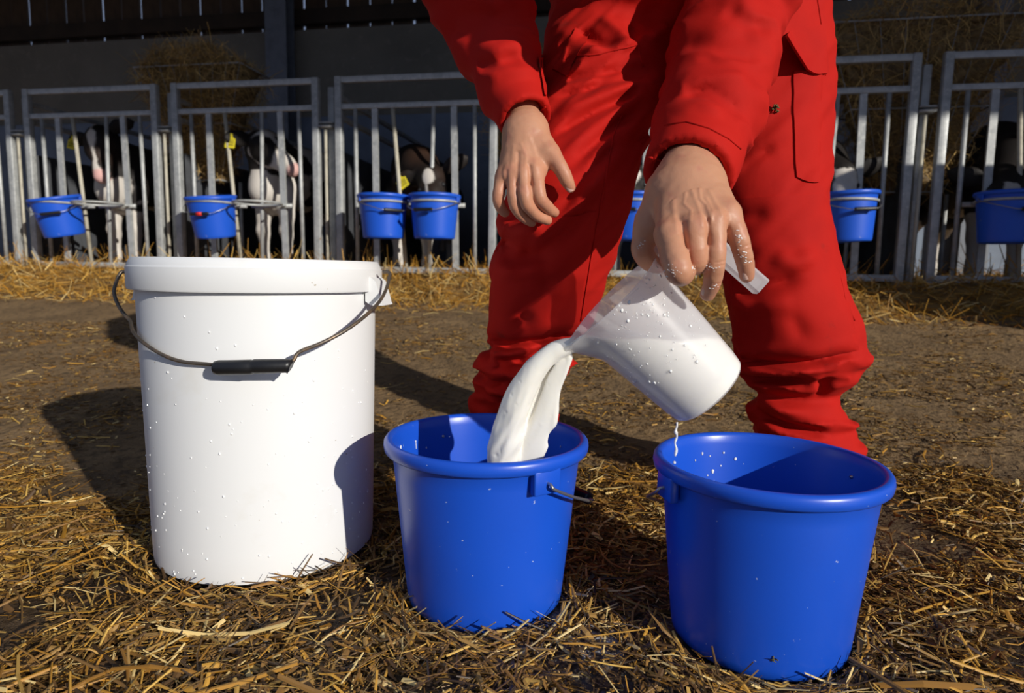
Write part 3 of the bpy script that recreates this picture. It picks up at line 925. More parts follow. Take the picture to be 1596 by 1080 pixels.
for i in range(mm - 1):
    for k in range(n):
        l = (k + 1) % n
        f.append((i * n + k, i * n + l, (i + 1) * n + l, (i + 1) * n + k))
jug_body = autosmooth(mk('body', v, f, M['jug'], JG), 40)
# open strap handle: an arm from the rim, then a channel running back along the jug
pts = [at(1016, 405, JY), at(1034, 380, JY), at(1052, 353, JY), at(1066, 345, JY), at(1090, 360, JY), at(1128, 396, JY), at(1186, 447, JY)]
pts = [np.array(p) for p in pts]
# local frame: strap plane in the jug axis plane, thickness across, width along jt
bm_ = MB()
def strap(path, half_w, half_t):
    vv = []; ff = []
    m_ = len(path)
    for i in range(m_):
        t = path[min(i + 1, m_ - 1)] - path[max(i - 1, 0)]; t /= np.linalg.norm(t)
        nrm = np.cross(jt, t); nrm /= np.linalg.norm(nrm)
        hw = half_w[i]; ht = half_t[i]
        for a, b in ((-1, -0.75), (-0.75, -1), (0.75, -1), (1, -0.75), (1, 0.75), (0.75, 1), (-0.75, 1), (-1, 0.75)):
            vv.append(path[i] + jt * hw * b + nrm * ht * a)
    for i in range(m_ - 1):
        for k in range(8):
            l = (k + 1) % 8
            ff.append((i * 8 + k, i * 8 + l, (i + 1) * 8 + l, (i + 1) * 8 + k))
    ff.append(tuple(range(7, -1, -1))); ff.append(tuple((m_ - 1) * 8 + k for k in range(8)))
    return vv, ff
sp = smooth_path(pts, 5)
hw = [0.010] * len(sp); ht = list(np.linspace(0.0085, 0.0112, len(sp)))
vv, ff = strap(sp, hw, ht)
bm_.add([q - jb for q in vv], ff)
autosmooth(bm_.build('handle', M['jug'], JG), 40)
# graduation ribs and milk drops on the wall
m = MB()
fs = -1 if jt[1] > 0 else 1
for i in range(150):
    a = fs * (0.25 + RNG.random() * 2.4); z = JH * (0.30 + 0.69 * RNG.random() ** 0.6)
    r = RB_ + (RT_ - RB_) * z / JH
    nr = js * math.cos(a) + jt * math.sin(a); c = nr * r + ja * z
    s_ = RNG.choice([0.0005, 0.0009, 0.0014, 0.0021], p=[0.45, 0.33, 0.17, 0.05])
    vv_ = []
    for q in dv:
        q = np.array(q); q = q - nr * (q @ nr) * 0.70; q[2] *= 1.25
        vv_.append(c + q * s_)
    m.add(vv_, df)
o = m.build('milk_drop', M['milk_white'], JG); o['kind'] = 'stuff'

# ------------------------------------------------------------------ milk: what is in the jug, the falling stream, the pool in the bucket
LEVEL = at(1000, 521, JY)[2]
jaf = ja.astype(np.float32); jbf = jb.astype(np.float32); jsf = js.astype(np.float32); jtf = jt.astype(np.float32)
def f_milk(p):
    q = p - jbf
    z = q @ jaf; x = q @ jsf; y = q @ jtf
    ang = np.arctan2(y, x)
    e = np.exp(-(ang / 0.36) ** 2) * np.maximum(0, (z / JH - 0.70) / 0.30) ** 1.3 * 0.024
    r = np.sqrt(x * x + y * y)
    body = np.maximum(r - (RB_ - 0.0022 + (RT_ - RB_) * z / JH + e), np.maximum(0.0035 - z, z - JH * 0.999))
    body = smax(body, p[:, 2] - LEVEL - 0.0012 * np.sin(p[:, 0] * 90) , 0.004)
    Yf = lambda py: 0.797 + (py - 540) / 230 * 0.04
    k = 0.00082
    pts = lambda l: spath([(at(x_, y_, Yf(y_)), r_ * k) for x_, y_, r_ in l], 8)
    s1 = chain(p, pts([(905, 536, 9), (884, 540, 13), (862, 549, 15), (838, 571, 18), (818, 602, 22), (802, 639, 25), (791, 681, 26), (784, 722, 26), (782, 800, 24)]), None, ((0.15, 1, 0), 0.9))
    s2 = chain(p, pts([(886, 556, 6), (876, 568, 9), (864, 592, 13), (852, 630, 16), (838, 675, 19), (824, 722, 22), (808, 800, 22)]), None, ((0.1, 1, 0), 0.30))
    s3 = chain(p - np.float32([0, 0.010, 0]), pts([(884, 550, 8), (868, 562, 12), (850, 584, 17), (836, 618, 20), (822, 660, 22), (808, 722, 24), (800, 800, 24)]), None, ((0.1, 1, 0), 0.26))
    edge = chain(p, pts([(888, 558, 4), (882, 576, 4.5), (872, 606, 5), (864, 640, 6), (861, 660, 6.5), (851, 676, 5), (845, 700, 5.5), (840, 722, 6), (828, 760, 5), (815, 800, 5)]), None)
    st = smin(smin(s1, smin(s2, s3, 0.006), 0.004), edge, 0.004)
    # ripples that run along the fall
    u = p[:, 0] * 0.86 - p[:, 2] * 0.50 + 1.5 * (p[:, 2] - 0.24) ** 2
    qq = np.stack([u, p[:, 1] * 0.6, (p[:, 2] * 0.86 + p[:, 0] * 0.5) * 0.20], -1)
    low = np.clip((0.385 - p[:, 2]) / 0.10, 0, 1)
    near = np.abs(st) < 0.012
    dn = np.zeros(len(p), np.float32)
    if near.any():
        n1 = fbm(qq[near], 85, 5, 2)
        dn[near] = ((n1 - 0.5) * 0.0075 + (vnoise(qq[near], 150, 9) - 0.5) * 0.0020 + np.maximum(0, vnoise(p[near], 170, 19) - 0.84) * 0.012) * low[near]
    st = st + dn
    pool = np.maximum(np.sqrt((p[:, 0] - B1[0]) ** 2 + (p[:, 1] - B1[1]) ** 2) - 0.1108 - (p[:, 2] - 0.06) * 0.09, np.maximum(p[:, 2] - 0.066, 0.018 - p[:, 2]))
    return smin(smin(body, st, 0.006), pool, 0.02)
mv, mf = iso(f_milk, (-0.16, 0.68, 0.008), (0.34, 1.02, 0.45), 0.0016)
milk = mk('milk', mv, mf, M['milk'])
tag(milk, 'cream white milk in the tipped jug, falling in a thick stream into the middle bucket', 'milk')
# a thin drip from the jug's base
m = MB()
dp = [at(1055, 658, JY), at(1055, 664, JY), at(1053, 672, JY), at(1055, 680, JY), at(1052, 690, JY), at(1054, 700, JY), at(1052, 711, JY)]
m.tube(smooth_path(dp, 5), [0.0015, 0.0014, 0.0012, 0.0012, 0.0012, 0.0012, 0.0013, 0.0013, 0.0014, 0.0016, 0.0020, 0.0024, 0.0022, 0.0017, 0.0013, 0.0011, 0.0012, 0.0015, 0.0017, 0.0014, 0.0011, 0.0010, 0.0011, 0.0013, 0.0016, 0.0018, 0.0020, 0.0021, 0.0019, 0.0016, 0.0010], 10)
c = at(1051, 721, JY); m.add([(c[0] + q[0] * 0.0022, c[1] + q[1] * 0.0022, c[2] + q[2] * 0.0024) for q in dv], df)
o = m.build('milk_drip', M['milk_white']); tag(o, 'thin broken drip of milk falling from the base of the jug', 'milk drip')
# splashes that stick inside the two buckets
def splash(B, spots, label):
    m = MB()
    for (a_deg, z, s_, run) in spots:
        a = math.radians(a_deg); r = 0.1085 + 0.023 * z / 0.233 - 0.0030
        for k in range(run + 1):
            zz = z - k * s_ * 1.1; r = 0.1085 + 0.023 * zz / 0.233 - 0.0032
            c = (B[0] + r * math.cos(a), B[1] + r * math.sin(a), B[2] + zz)
            w = s_ * (1 - 0.35 * (k > 0))
            m.add([(c[0] + q[0] * w * (abs(math.sin(a)) + 0.15), c[1] + q[1] * w * (abs(math.cos(a)) + 0.15), c[2] + q[2] * w * 1.3) for q in dv], df)
    o = m.build('milk_splash', M['milk_white']); tag(o, label, 'milk drops', kind='stuff')
splash(B1, [(182, 0.205, 0.0042, 1), (176, 0.200, 0.003, 0), (186, 0.196, 0.0026, 0), (170, 0.206, 0.003, 3), (150, 0.204, 0.0016, 6), (140, 0.19, 0.0012, 1), (190, 0.21, 0.002, 0), (120, 0.20, 0.001, 0), (60, 0.19, 0.0012, 0), (30, 0.2, 0.0012, 1)],
       'white milk splashes on the inner left wall of the middle bucket')
splash(B2, [(112, 0.205, 0.0016, 1), (118, 0.196, 0.0013, 0), (106, 0.20, 0.0012, 0), (96, 0.204, 0.0015, 0), (88, 0.195, 0.0021, 0), (128, 0.18, 0.0016, 1), (124, 0.172, 0.0013, 0), (104, 0.178, 0.0022, 1), (108, 0.172, 0.0012, 0), (98, 0.185, 0.0012, 0), (140, 0.2, 0.001, 0)],
       'small white milk drops on the inner back wall of the right bucket')
# little bits of dirt stuck where the photograph shows them
def bit(px, py, Y, s_, label, name, c=9):
    m = MB(); p0 = at(px, py, Y)
    for i in range(c):
        a = RNG.normal(0, s_ * 0.5, 3); t = RNG.normal(0, 1, 3); t /= np.linalg.norm(t)
        m.tube([p0 + a - t * s_, p0 + a + t * s_], [s_ * 0.30, s_ * 0.12], 5)
    o = m.build(name, M['debris']); tag(o, label, 'debris'); return o
hb = hitcyl(1207, 1028, B2, 0.1125)
bit(1207, 1028, hb[1], 0.003, 'small dark chaff bit stuck low on the right blue bucket', 'chaff_bit', 6)
# ------------------------------------------------------------------ the person in red
def w3(l):                          # (px, py, Y, r_px) -> (point, radius in m)
    return [(at(x, y, Y), r * Y / FPX) for (x, y, Y, r) in l]

TAB_L = [(20, 866, 1040), (60, 858, 1040), (100, 850, 1040), (150, 845, 1035), (200, 832, 1012), (250, 815, 1000), (300, 797, 987), (350, 779, 968), (385, 768, 957), (420, 764, 947), (450, 765, 940), (500, 760, 922), (526, 756, 903), (533, 756, 900),
         (538, 768, 896), (546, 766, 897), (556, 750, 895), (572, 742, 889), (590, 740, 884), (602, 745, 878), (609, 747, 876), (616, 741, 876), (628, 737, 873), (638, 739, 868), (645, 742, 866), (655, 739, 864), (700, 745, 860), (745, 750, 856)]
TAB_R = [(0, 1060, 1278), (60, 1050, 1284), (100, 1045, 1287), (150, 1060, 1290), (200, 1080, 1290), (250, 1095, 1288), (300, 1108, 1287), (330, 1114, 1290), (400, 1128, 1304), (450, 1131, 1316), (500, 1138, 1336), (530, 1146, 1343), (556, 1150, 1347),
         (565, 1153, 1345), (571, 1158, 1340), (590, 1160, 1331), (602, 1170, 1310), (611, 1190, 1299), (618, 1192, 1298), (627, 1177, 1303), (640, 1171, 1312), (655, 1176, 1325), (670, 1181, 1338), (686, 1186, 1345), (702, 1190, 1347), (714, 1196, 1338), (745, 1200, 1328)]
YL = lambda y: float(np.interp(y, [20, 150, 300, 450, 530, 640, 745], [1.22, 1.08, 0.975, 1.04, 1.10, 1.16, 1.18]))
YR = lambda y: float(np.interp(y, [0, 150, 300, 450, 530, 640, 745], [1.25, 1.22, 1.17, 1.14, 1.15, 1.19, 1.21]))
def table(tab, Yf):
    rows = []
    for (y, l, r) in tab:
        Y = Yf(y); c = at((l + r) / 2, y, Y); rows.append((c[2], c[0], c[1], (r - l) / 2 * Y / FPX))
    return np.array(sorted(rows))
PROF_L = table(TAB_L, YL); PROF_R = table(TAB_R, YR)
def leg(p, T, k=0.82):
    z = p[:, 2]
    cx = np.interp(z, T[:, 0], T[:, 1]); cy = np.interp(z, T[:, 0], T[:, 2]); r = np.interp(z, T[:, 0], T[:, 3])
    d = (np.sqrt((p[:, 0] - cx) ** 2 + ((p[:, 1] - cy) / k) ** 2) - r) * 0.85
    return np.maximum(d, np.maximum(T[0, 0] - z, z - T[-1, 0])).astype(np.float32)
ARM_L = w3([(706, -120, 1.00, 66), (726, -70, 1.02, 75), (751, 0, 1.03, 72), (774, 70, 1.01, 58), (795, 132, 0.965, 47), (819, 186, 0.92, 41)])
ARM_R = w3([(1160, -80, 1.06, 66), (1160, -45, 1.05, 70), (1156, 0, 1.03, 72), (1130, 85, 0.985, 77), (1106, 175, 0.915, 71), (1078, 255, 0.828, 65), (1071, 275, 0.812, 64)])
SHO_L = np.array([-0.03, 1.03, 1.11]); SHO_R = np.array([0.37, 1.05, 1.13])

def crease(p, poly, Y, w, amp, back=0.07):
    """a fold running along poly (pixel points), amp > 0 digs in, < 0 stands out"""
    pts = [at(x, y, Y) for x, y in poly]
    lo = np.min(pts, 0) - 3 * w; hi = np.max(pts, 0) + 3 * w
    out = np.zeros(len(p), np.float32)
    m = (p[:, 0] > lo[0]) & (p[:, 0] < hi[0]) & (p[:, 2] > lo[2]) & (p[:, 2] < hi[2]) & (p[:, 1] < Y + back)
    if not m.any(): return out
    q = p[m].copy(); q[:, 1] = 0
    d = None; tot = sum(np.linalg.norm((b - a)[[0, 2]]) for a, b in zip(pts[:-1], pts[1:]))
    best = np.full(len(q), 9.0, np.float32); par = np.zeros(len(q), np.float32); run = 0
    for a, b in zip(pts[:-1], pts[1:]):
        a = np.array([a[0], 0, a[2]], np.float32); b = np.array([b[0], 0, b[2]], np.float32)
        ab = b - a; L = float(np.linalg.norm(ab)); t = np.clip((q - a) @ ab / (L * L + 1e-9), 0, 1)
        dd = np.sqrt((((q - a) - t[:, None] * ab) ** 2).sum(1))
        u = dd < best; best[u] = dd[u]; par[u] = (run + t[u] * L) / tot; run += L
    fade = np.clip(np.minimum(par, 1 - par) * 5, 0.15, 1)
    out[m] = amp * np.exp(-(best / w) ** 2) * fade
    return out

CREASES = [
    # pulled folds from the crotch across the left thigh
    ([(1020, 105), (950, 128), (860, 152)], 1.13, 0.008, 0.012), ([(1015, 120), (945, 150), (862, 180)], 1.12, 0.010, -0.008), ([(1010, 130), (930, 175), (856, 222)], 1.12, 0.008, 0.011),
    ([(1000, 145), (935, 200), (868, 250)], 1.11, 0.010, -0.007), ([(990, 165), (930, 225), (880, 272)], 1.10, 0.007, 0.009), ([(975, 185), (930, 245), (895, 300)], 1.10, 0.009, -0.006),
    ([(965, 215), (915, 275), (860, 340)], 1.09, 0.007, 0.007), ([(960, 240), (920, 300), (862, 362), (800, 385)], 1.08, 0.010, -0.008), ([(945, 285), (905, 335), (850, 385), (800, 402)], 1.07, 0.008, 0.009),
    ([(935, 320), (890, 375), (845, 410)], 1.07, 0.010, -0.006),
    ([(772, 368), (800, 384), (838, 386)], 1.06, 0.013, 0.015), ([(768, 350), (800, 358), (850, 350)], 1.06, 0.011, -0.012), ([(775, 402), (815, 408), (860, 398)], 1.06, 0.010, 0.012), ([(770, 418), (810, 424), (850, 416)], 1.06, 0.010, -0.008),
    ([(868, 420), (835, 470), (805, 520)], 1.06, 0.014, 0.010), ([(905, 430), (880, 480), (862, 520)], 1.06, 0.012, 0.006), ([(850, 440), (822, 500)], 1.06, 0.012, -0.006),
    # under the knee of the left leg
    ([(752, 536), (790, 548), (850, 536), (900, 524)], 1.10, 0.009, 0.022), ([(748, 568), (790, 558), (850, 545)], 1.10, 0.011, -0.012), ([(770, 592), (815, 575), (865, 552)], 1.10, 0.009, 0.013),
    ([(742, 600), (790, 612), (850, 590)], 1.11, 0.012, -0.012), ([(740, 616), (790, 610), (840, 618)], 1.12, 0.007, 0.014), ([(742, 630), (790, 630), (850, 634)], 1.12, 0.009, -0.009), ([(760, 640), (800, 645), (860, 640)], 1.13, 0.008, 0.010),
    # right thigh and knee
    ([(1150, 300), (1175, 330), (1225, 330)], 1.10, 0.014, 0.007), ([(1150, 240), (1190, 235), (1240, 215)], 1.10, 0.012, 0.006), ([(1140, 440), (1190, 455), (1240, 440), (1268, 425)], 1.10, 0.014, 0.016),
    ([(1215, 395), (1250, 410), (1290, 395)], 1.10, 0.014, -0.010), ([(1150, 470), (1200, 482), (1250, 470)], 1.10, 0.013, -0.007), ([(1195, 470), (1200, 520), (1194, 560)], 1.10, 0.010, 0.006), ([(1240, 490), (1262, 530)], 1.11, 0.012, 0.006),
    ([(1300, 385), (1308, 420), (1312, 470), (1330, 505)], 1.15, 0.004, 0.004, 0.12),
    ([(1150, 572), (1210, 574), (1270, 567), (1343, 548)], 1.12, 0.008, 0.018), ([(1160, 590), (1215, 588), (1290, 575)], 1.13, 0.012, -0.012), ([(1170, 604), (1225, 606), (1262, 596), (1268, 585)], 1.13, 0.009, 0.022), ([(1160, 612), (1190, 618), (1230, 622)], 1.13, 0.010, -0.008),
    ([(1285, 585), (1292, 612), (1300, 625)], 1.15, 0.010, 0.014), ([(1175, 625), (1205, 628), (1215, 642)], 1.13, 0.010, 0.018), ([(1200, 620), (1235, 650), (1290, 668), (1335, 688)], 1.14, 0.012, -0.010), ([(1195, 655), (1250, 675), (1320, 690)], 1.14, 0.009, 0.016), ([(1200, 672), (1250, 690), (1330, 702)], 1.14, 0.009, -0.009),
    # hips and belly of the overall
    ([(900, 85), (960, 78), (1000, 62)], 1.12, 0.011, -0.014), ([(905, 20), (935, 55), (965, 75)], 1.10, 0.012, 0.016), ([(940, 0), (975, 40), (978, 70)], 1.10, 0.011, -0.012), ([(1000, 10), (990, 60)], 1.10, 0.010, 0.014), ([(1060, 15), (1020, 50)], 1.10, 0.012, -0.012), ([(860, 112), (940, 105), (1020, 92)], 1.12, 0.010, 0.012),
    ([(870, 40), (890, 70), (880, 105)], 1.12, 0.012, 0.008),
    # sleeves
    ([(720, 40), (770, 30), (820, 20)], 1.02, 0.014, 0.010), ([(730, 75), (775, 85), (825, 70)], 1.02, 0.013, -0.008), ([(740, 105), (780, 112), (812, 100)], 1.02, 0.011, 0.008), ([(755, 130), (790, 122), (840, 118)], 1.01, 0.010, -0.006), ([(775, 165), (800, 148), (835, 130)], 1.01, 0.008, 0.006), ([(700, 10), (735, 60), (760, 110)], 1.02, 0.014, 0.006),
    ([(1060, 140), (1110, 128), (1170, 120)], 0.74, 0.011, -0.008), ([(1050, 158), (1090, 148), (1120, 165), (1150, 190)], 0.72, 0.010, 0.010), ([(1060, 60), (1110, 75), (1180, 60)], 0.78, 0.015, 0.008), ([(1080, 100), (1130, 95), (1185, 105)], 0.76, 0.012, 0.006), ([(1120, 20), (1160, 50), (1195, 55)], 0.80, 0.014, 0.007), ([(1040, 185), (1075, 170), (1120, 190)], 0.71, 0.010, -0.006),
]
NARM = 12
CREASES = [((c[0], c[1] - (0.13 if np.mean([q[0] for q in c[0]]) < 970 and c[0][0][1] > 100 else 0.07), c[2], c[3] * 1.25) + tuple(c[4:] or (0.10,))) for c in CREASES[:-NARM]] + [((c[0], c[1] - (0.07 if i < 6 else -0.13), c[2], c[3])) for i, c in enumerate(CREASES[-NARM:])]
EXT_L = (ARM_L[-1][0] - ARM_L[-2][0]); EXT_L /= np.linalg.norm(EXT_L)
EXT_R = (ARM_R[-1][0] - ARM_R[-3][0]); EXT_R /= np.linalg.norm(EXT_R)

def f_cover(p):
    ll = leg(p, PROF_L); lr = leg(p, PROF_R)
    pel = cone(p, at(970, 50, 1.27), at(1165, 45, 1.27), 0.122, 0.122)
    tor = chain(p, [(at(1050, 20, 1.25), 0.155), (np.array([0.22, 1.17, 1.04]), 0.150), (np.array([0.17, 1.04, 1.12]), 0.150)], 0.05, ((1, 0, 0), 1.2))
    sh = cone(p, SHO_L + np.array([0.05, 0, 0]), SHO_R - np.array([0.05, 0, 0]), 0.085, 0.085)
    body = smin(smin(pel, tor, 0.06), sh, 0.06)
    legs = np.minimum(ll, lr)
    body = smin(body, legs, 0.025)
    al = chain(p, [(SHO_L, 0.082)] + ARM_L, 0.02); ar = chain(p, [(SHO_R, 0.082)] + ARM_R, 0.02)
    # cut the cuffs open
    al = np.maximum(al, (p - np.float32(ARM_L[-1][0])) @ np.float32(EXT_L)); ar = np.maximum(ar, (p - np.float32(ARM_R[-1][0])) @ np.float32(EXT_R))
    al = np.maximum(al, -cone(p, ARM_L[-1][0] + EXT_L * 0.02, ARM_L[-1][0] - EXT_L * 0.0, ARM_L[-1][1] - 0.007, ARM_L[-1][1] - 0.008))
    ar = np.maximum(ar, -cone(p, ARM_R[-1][0] + EXT_R * 0.02, ARM_R[-1][0] - EXT_R * 0.0, ARM_R[-1][1] - 0.007, ARM_R[-1][1] - 0.008))
    d = np.minimum(np.minimum(body, smin(al, body, 0.001)), ar)
    armpit = smin(smin(body, al, 0.03), ar, 0.03)
    top = np.clip((p[:, 2] - 1.02) / 0.08, 0, 1)
    d = d * (1 - top) + armpit * top
    arm_only = np.minimum(al, ar) < body
    near = np.abs(d) < 0.05
    add = np.zeros(len(p), np.float32)
    if near.any():
        q = p[near]; a_ = arm_only[near]; dd = np.zeros(len(q), np.float32)
        for i, cr in enumerate(CREASES):
            c = crease(q, *cr)
            isarm = i >= len(CREASES) - NARM
            dd += np.where(a_ == isarm, c, 0)
        dd += (fbm(q * np.array([1, 1, 0.7], np.float32), 15, 3, 2) - 0.5) * 0.010
        # gathered rings below the knees, drawn folds over the thighs, slack in the sleeves
        shin = np.clip((0.36 - q[:, 2]) / 0.04, 0, 1) * ~a_
        rid = 1 - np.abs(2 * fbm(q * np.array([0.9, 0.9, 2.6], np.float32), 11, 21, 2) - 1)
        dd -= shin * (rid - 0.75) * 0.034
        al_ = q[:, 0] * 0.70 + q[:, 2] * 0.71; ac = q[:, 0] * 0.71 - q[:, 2] * 0.70
        rid = 1 - np.abs(2 * fbm(np.stack([al_ * 5, q[:, 1] * 7, ac * 30], -1), 1.0, 33, 2) - 1)
        dd -= np.clip((q[:, 2] - 0.42) / 0.06, 0, 1) * ~a_ * (rid - 0.72) * np.where(q[:, 0] < 0.26, 0.020, 0.010)
        rid = 1 - np.abs(2 * fbm(q * np.array([0.8, 0.8, 1.5], np.float32), 13, 43, 2) - 1)
        dd -= a_ * (rid - 0.72) * 0.020
        tc = np.where(q[:, 0] < 0.12, -((q - np.float32(ARM_L[-1][0])) @ np.float32(EXT_L)), -((q - np.float32(ARM_R[-1][0])) @ np.float32(EXT_R)))
        dd = np.where(a_, np.clip(dd, -0.014, 0.006) * np.clip((tc - 0.02) / 0.05, 0.08, 1), dd)
        add[near] = dd
    # flat bottoms of the trouser legs
    return smax(d + add, 0.055 - p[:, 2], 0.01)

PR = empty('person', (0.36, 1.25, 0.0))
tag(PR, 'person in red overalls bending to pour milk, one hand on the knee', 'person')
cv, cf_ = iso(f_cover, (-0.24, 0.66, 0.03), (0.74, 1.50, 1.26), 0.0048)
cover = mk('overall', cv, cf_, M['cloth'], PR, world_coords=True)
cover['label'] = 'red cotton work overall with pockets and cuffs'
BV = BVHTree.FromPolygons([Vector(q) for q in cv], cf_)

def surf(px, py, off=0.0):
    d = Vector(ray(px, py)).normalized()
    loc, nrm, i, t = BV.ray_cast(Vector(_C), d)
    if loc is None: return None
    if nrm.dot(d) > 0: nrm = -nrm
    return np.array(loc + nrm * off)

def seam(name, poly, r=0.0014, off=0.0006, dens=7):
    pts = []
    for (a, b) in zip(poly[:-1], poly[1:]):
        L = math.hypot(b[0] - a[0], b[1] - a[1]); n = max(1, int(L / dens))
        for k in range(n): pts.append((a[0] + (b[0] - a[0]) * k / n, a[1] + (b[1] - a[1]) * k / n))
    pts.append(poly[-1])
    q = [surf(x, y, off) for x, y in pts]; q = [a for a in q if a is not None]
    if len(q) < 2: return
    # drop jumps on to another surface
    seg = [q[0]]
    for a in q[1:]:
        if np.linalg.norm(a - seg[-1]) < 0.03: seg.append(a)
    if len(seg) > 1: MB().tube(seg, r, 6).build(name, M['cloth'], cover, world_coords=True)

def patch(name, outline_fn, nu, nv, off, thick=0.003):
    """a piece of cloth laid on the overall: outline_fn(s, t) -> pixel"""
    top = []; ok = True
    for i in range(nu):
        for j in range(nv):
            x, y = outline_fn(i / (nu - 1), j / (nv - 1))
            o_ = off(i / (nu - 1), j / (nv - 1)) if callable(off) else off
            q = surf(x, y, o_)
            if q is None: q = top[-1] if top else at(x, y, 1.1)
            if top and np.linalg.norm(q - top[-1]) > 0.06 and j > 0: q = top[-1] + (q - top[-1]) * 0.05
            top.append(q)
    back = [q + np.array([0, thick + 0.004, 0]) for q in top]
    n_ = nu * nv; f = []
    for i in range(nu - 1):
        for j in range(nv - 1):
            a = i * nv + j
            f.append((a, a + 1, a + nv + 1, a + nv)); f.append((n_ + a, n_ + a + nv, n_ + a + nv + 1, n_ + a + 1))
    ring = [i * nv for i in range(nu)] + [(nu - 1) * nv + j for j in range(1, nv)] + [i * nv + nv - 1 for i in range(nu - 2, -1, -1)] + [j for j in range(nv - 2, 0, -1)]
    for a, b in zip(ring, ring[1:] + ring[:1]): f.append((a, n_ + a, n_ + b, b))
    o = autosmooth(mk(name, top + back, f, M['cloth'], cover, world_coords=True), 60)
    return o

def quad(c00, c10, c01, c11, bow=None):
    def fn(s, t):
        x = (1 - s) * (1 - t) * c00[0] + s * (1 - t) * c10[0] + (1 - s) * t * c01[0] + s * t * c11[0]
        y = (1 - s) * (1 - t) * c00[1] + s * (1 - t) * c10[1] + (1 - s) * t * c01[1] + s * t * c11[1]
        if bow: x += bow(s, t)[0]; y += bow(s, t)[1]
        return x, y
    return fn
# cargo pocket: flap with a curling corner, pocket bag, seam lines
patch('cargo_pocket', quad((1236, 112), (1279, 112), (1240, 276), (1275, 284), lambda s, t: (-1.5 * math.sin(t * math.pi) * (1 - s), 4 * math.sin(s * math.pi) * t)), 10, 24, 0.0035)
patch('pocket_flap', quad((1221, 52), (1283, 40), (1250, 112), (1286, 114), lambda s, t: (0, 6 * t * (1 - s) * (s) * 3)), 12, 12, lambda s, t: 0.006 + 0.007 * t * (1 - s))
patch('front_pocket', quad((862, 108), (898, 46), (884, 119), (922, 52)), 14, 6, 0.0035)
patch('knee_patch', quad((1142, 310), (1288, 302), (1150, 566), (1338, 546), lambda s, t: (-8 * math.sin(t * math.pi * 0.8) * (1 - s) * 0.5, 5 * math.sin(s * math.pi) * t)), 26, 36, 0.0022)
patch('knee_patch', quad((790, 350), (930, 330), (764, 530), (895, 521), lambda s, t: (-10 * math.sin(t * math.pi) * (1 - s), 2 * math.sin(s * math.pi) * t)), 24, 28, 0.0020)
seam('seam', [(994, 68), (996, 84), (1002, 104)], 0.0014)
seam('seam', [(880, 90), (935, 84), (992, 70)], 0.0012)
seam('seam', [(1222, 40), (1250, 34), (1284, 22)], 0.0014)
seam('seam', [(968, 180), (955, 215), (948, 255), (938, 310), (925, 380), (915, 440), (905, 500)], 0.0012)
seam('seam', [(1274, 0), (1283, 60), (1286, 118)], 0.0012)
seam('seam', [(1300, 385), (1304, 412), (1312, 440), (1318, 470), (1332, 500)], 0.0014)
seam('seam', [(1036, 195), (1070, 190), (1105, 200), (1135, 216), (1154, 232)], 0.0012)
seam('seam', [(1008, 244), (1040, 251), (1075, 262), (1110, 282), (1132, 298)], 0.0018)
seam('seam', [(793, 212), (822, 192), (850, 166)], 0.0016)
# cuff tab of the resting sleeve
patch('cuff_placket', quad((836, 92), (848, 86), (846, 150), (857, 152)), 6, 10, 0.004)

# hands -----------------------------------------------------------------
def hand(name, palm, fingers, arm, veins, lo, hi, kp=0.016, kf=0.009, web=None, sY=1.0):
    FL = ((0, 1, 0), 0.80)
    G = lambda x, y, Y, r: (at(x, y, Y * sY), r * sY)
    palm3 = [[G(*a) for a in c] for c in palm]
    fing3 = [[G(*a) for a in c] for c in fingers]
    arm3 = [G(*a) for a in arm]
    web3 = [[G(*a) for a in c] for c in (web or [])]
    fsm = [spath(c, 4) for c in fing3]
    joints = []
    for c in fing3:
        for (q, r) in c[1:-1]: joints.append((q, r))
    vein3 = [([at(x, y, Y * sY) for x, y in poly], w * 1.35 if a > 0 else w, a * (0.55 if a > 0 else 1)) for (poly, Y, w, a) in veins]
    def f(p):
        d = chain(p, arm3, 0.01, FL)
        pd = None
        for c in palm3:
            e = chain(p, c, 0.004)
            pd = e if pd is None else smin(pd, e, kp)
        for c in web3: pd = smin(pd, chain(p, c, 0.004), 0.012)
        d = smin(d, pd, 0.020)
        fd = None
        for c in fsm:
            e = chain(p, c)
            fd = e if fd is None else smin(fd, e, 0.0012)
        d = smin(d, fd, kf)
        for poly, w, a in vein3:
            ymax = max(q[1] for q in poly)
            q = p.copy(); q[:, 1] = 0
            best = None
            for s, t in zip(poly[:-1], poly[1:]):
                e = cone(q, (s[0], 0, s[2]), (t[0], 0, t[2]), 0, 0)
                best = e if best is None else np.minimum(best, e)
            d = d - a * np.exp(-(best / w) ** 2) * (p[:, 1] < ymax)
        n_ = np.abs(d) < 0.006
        if n_.any():
            d[n_] += (vnoise(p[n_], 140, 4) - 0.5) * 0.0007
        return d
    v, fc = iso(f, lo, hi, 0.0013)
    # redder knuckles and finger ends
    col = np.tile(np.array([0.54, 0.265, 0.155]), (len(v), 1))
    red = np.zeros(len(v))
    for c in fing3:
        red = np.maximum(red, 0.9 * np.exp(-(((v - c[0][0]) ** 2).sum(1)) / 0.013 ** 2))
        for (q, r) in c[1:]: red = np.maximum(red, 0.75 * np.exp(-(((v - q) ** 2).sum(1)) / 0.012 ** 2))
    red = (red * (0.6 + 0.8 * vnoise(v, 90, 12)))[:, None]
    col = col * (1 - np.clip(red, 0, 1) * 0.55) + np.array([0.54, 0.17, 0.10]) * np.clip(red, 0, 1) * 0.55
    o = mk(name, v, fc, M['skin'], PR, cols=col, world_coords=True)
    return o, fing3

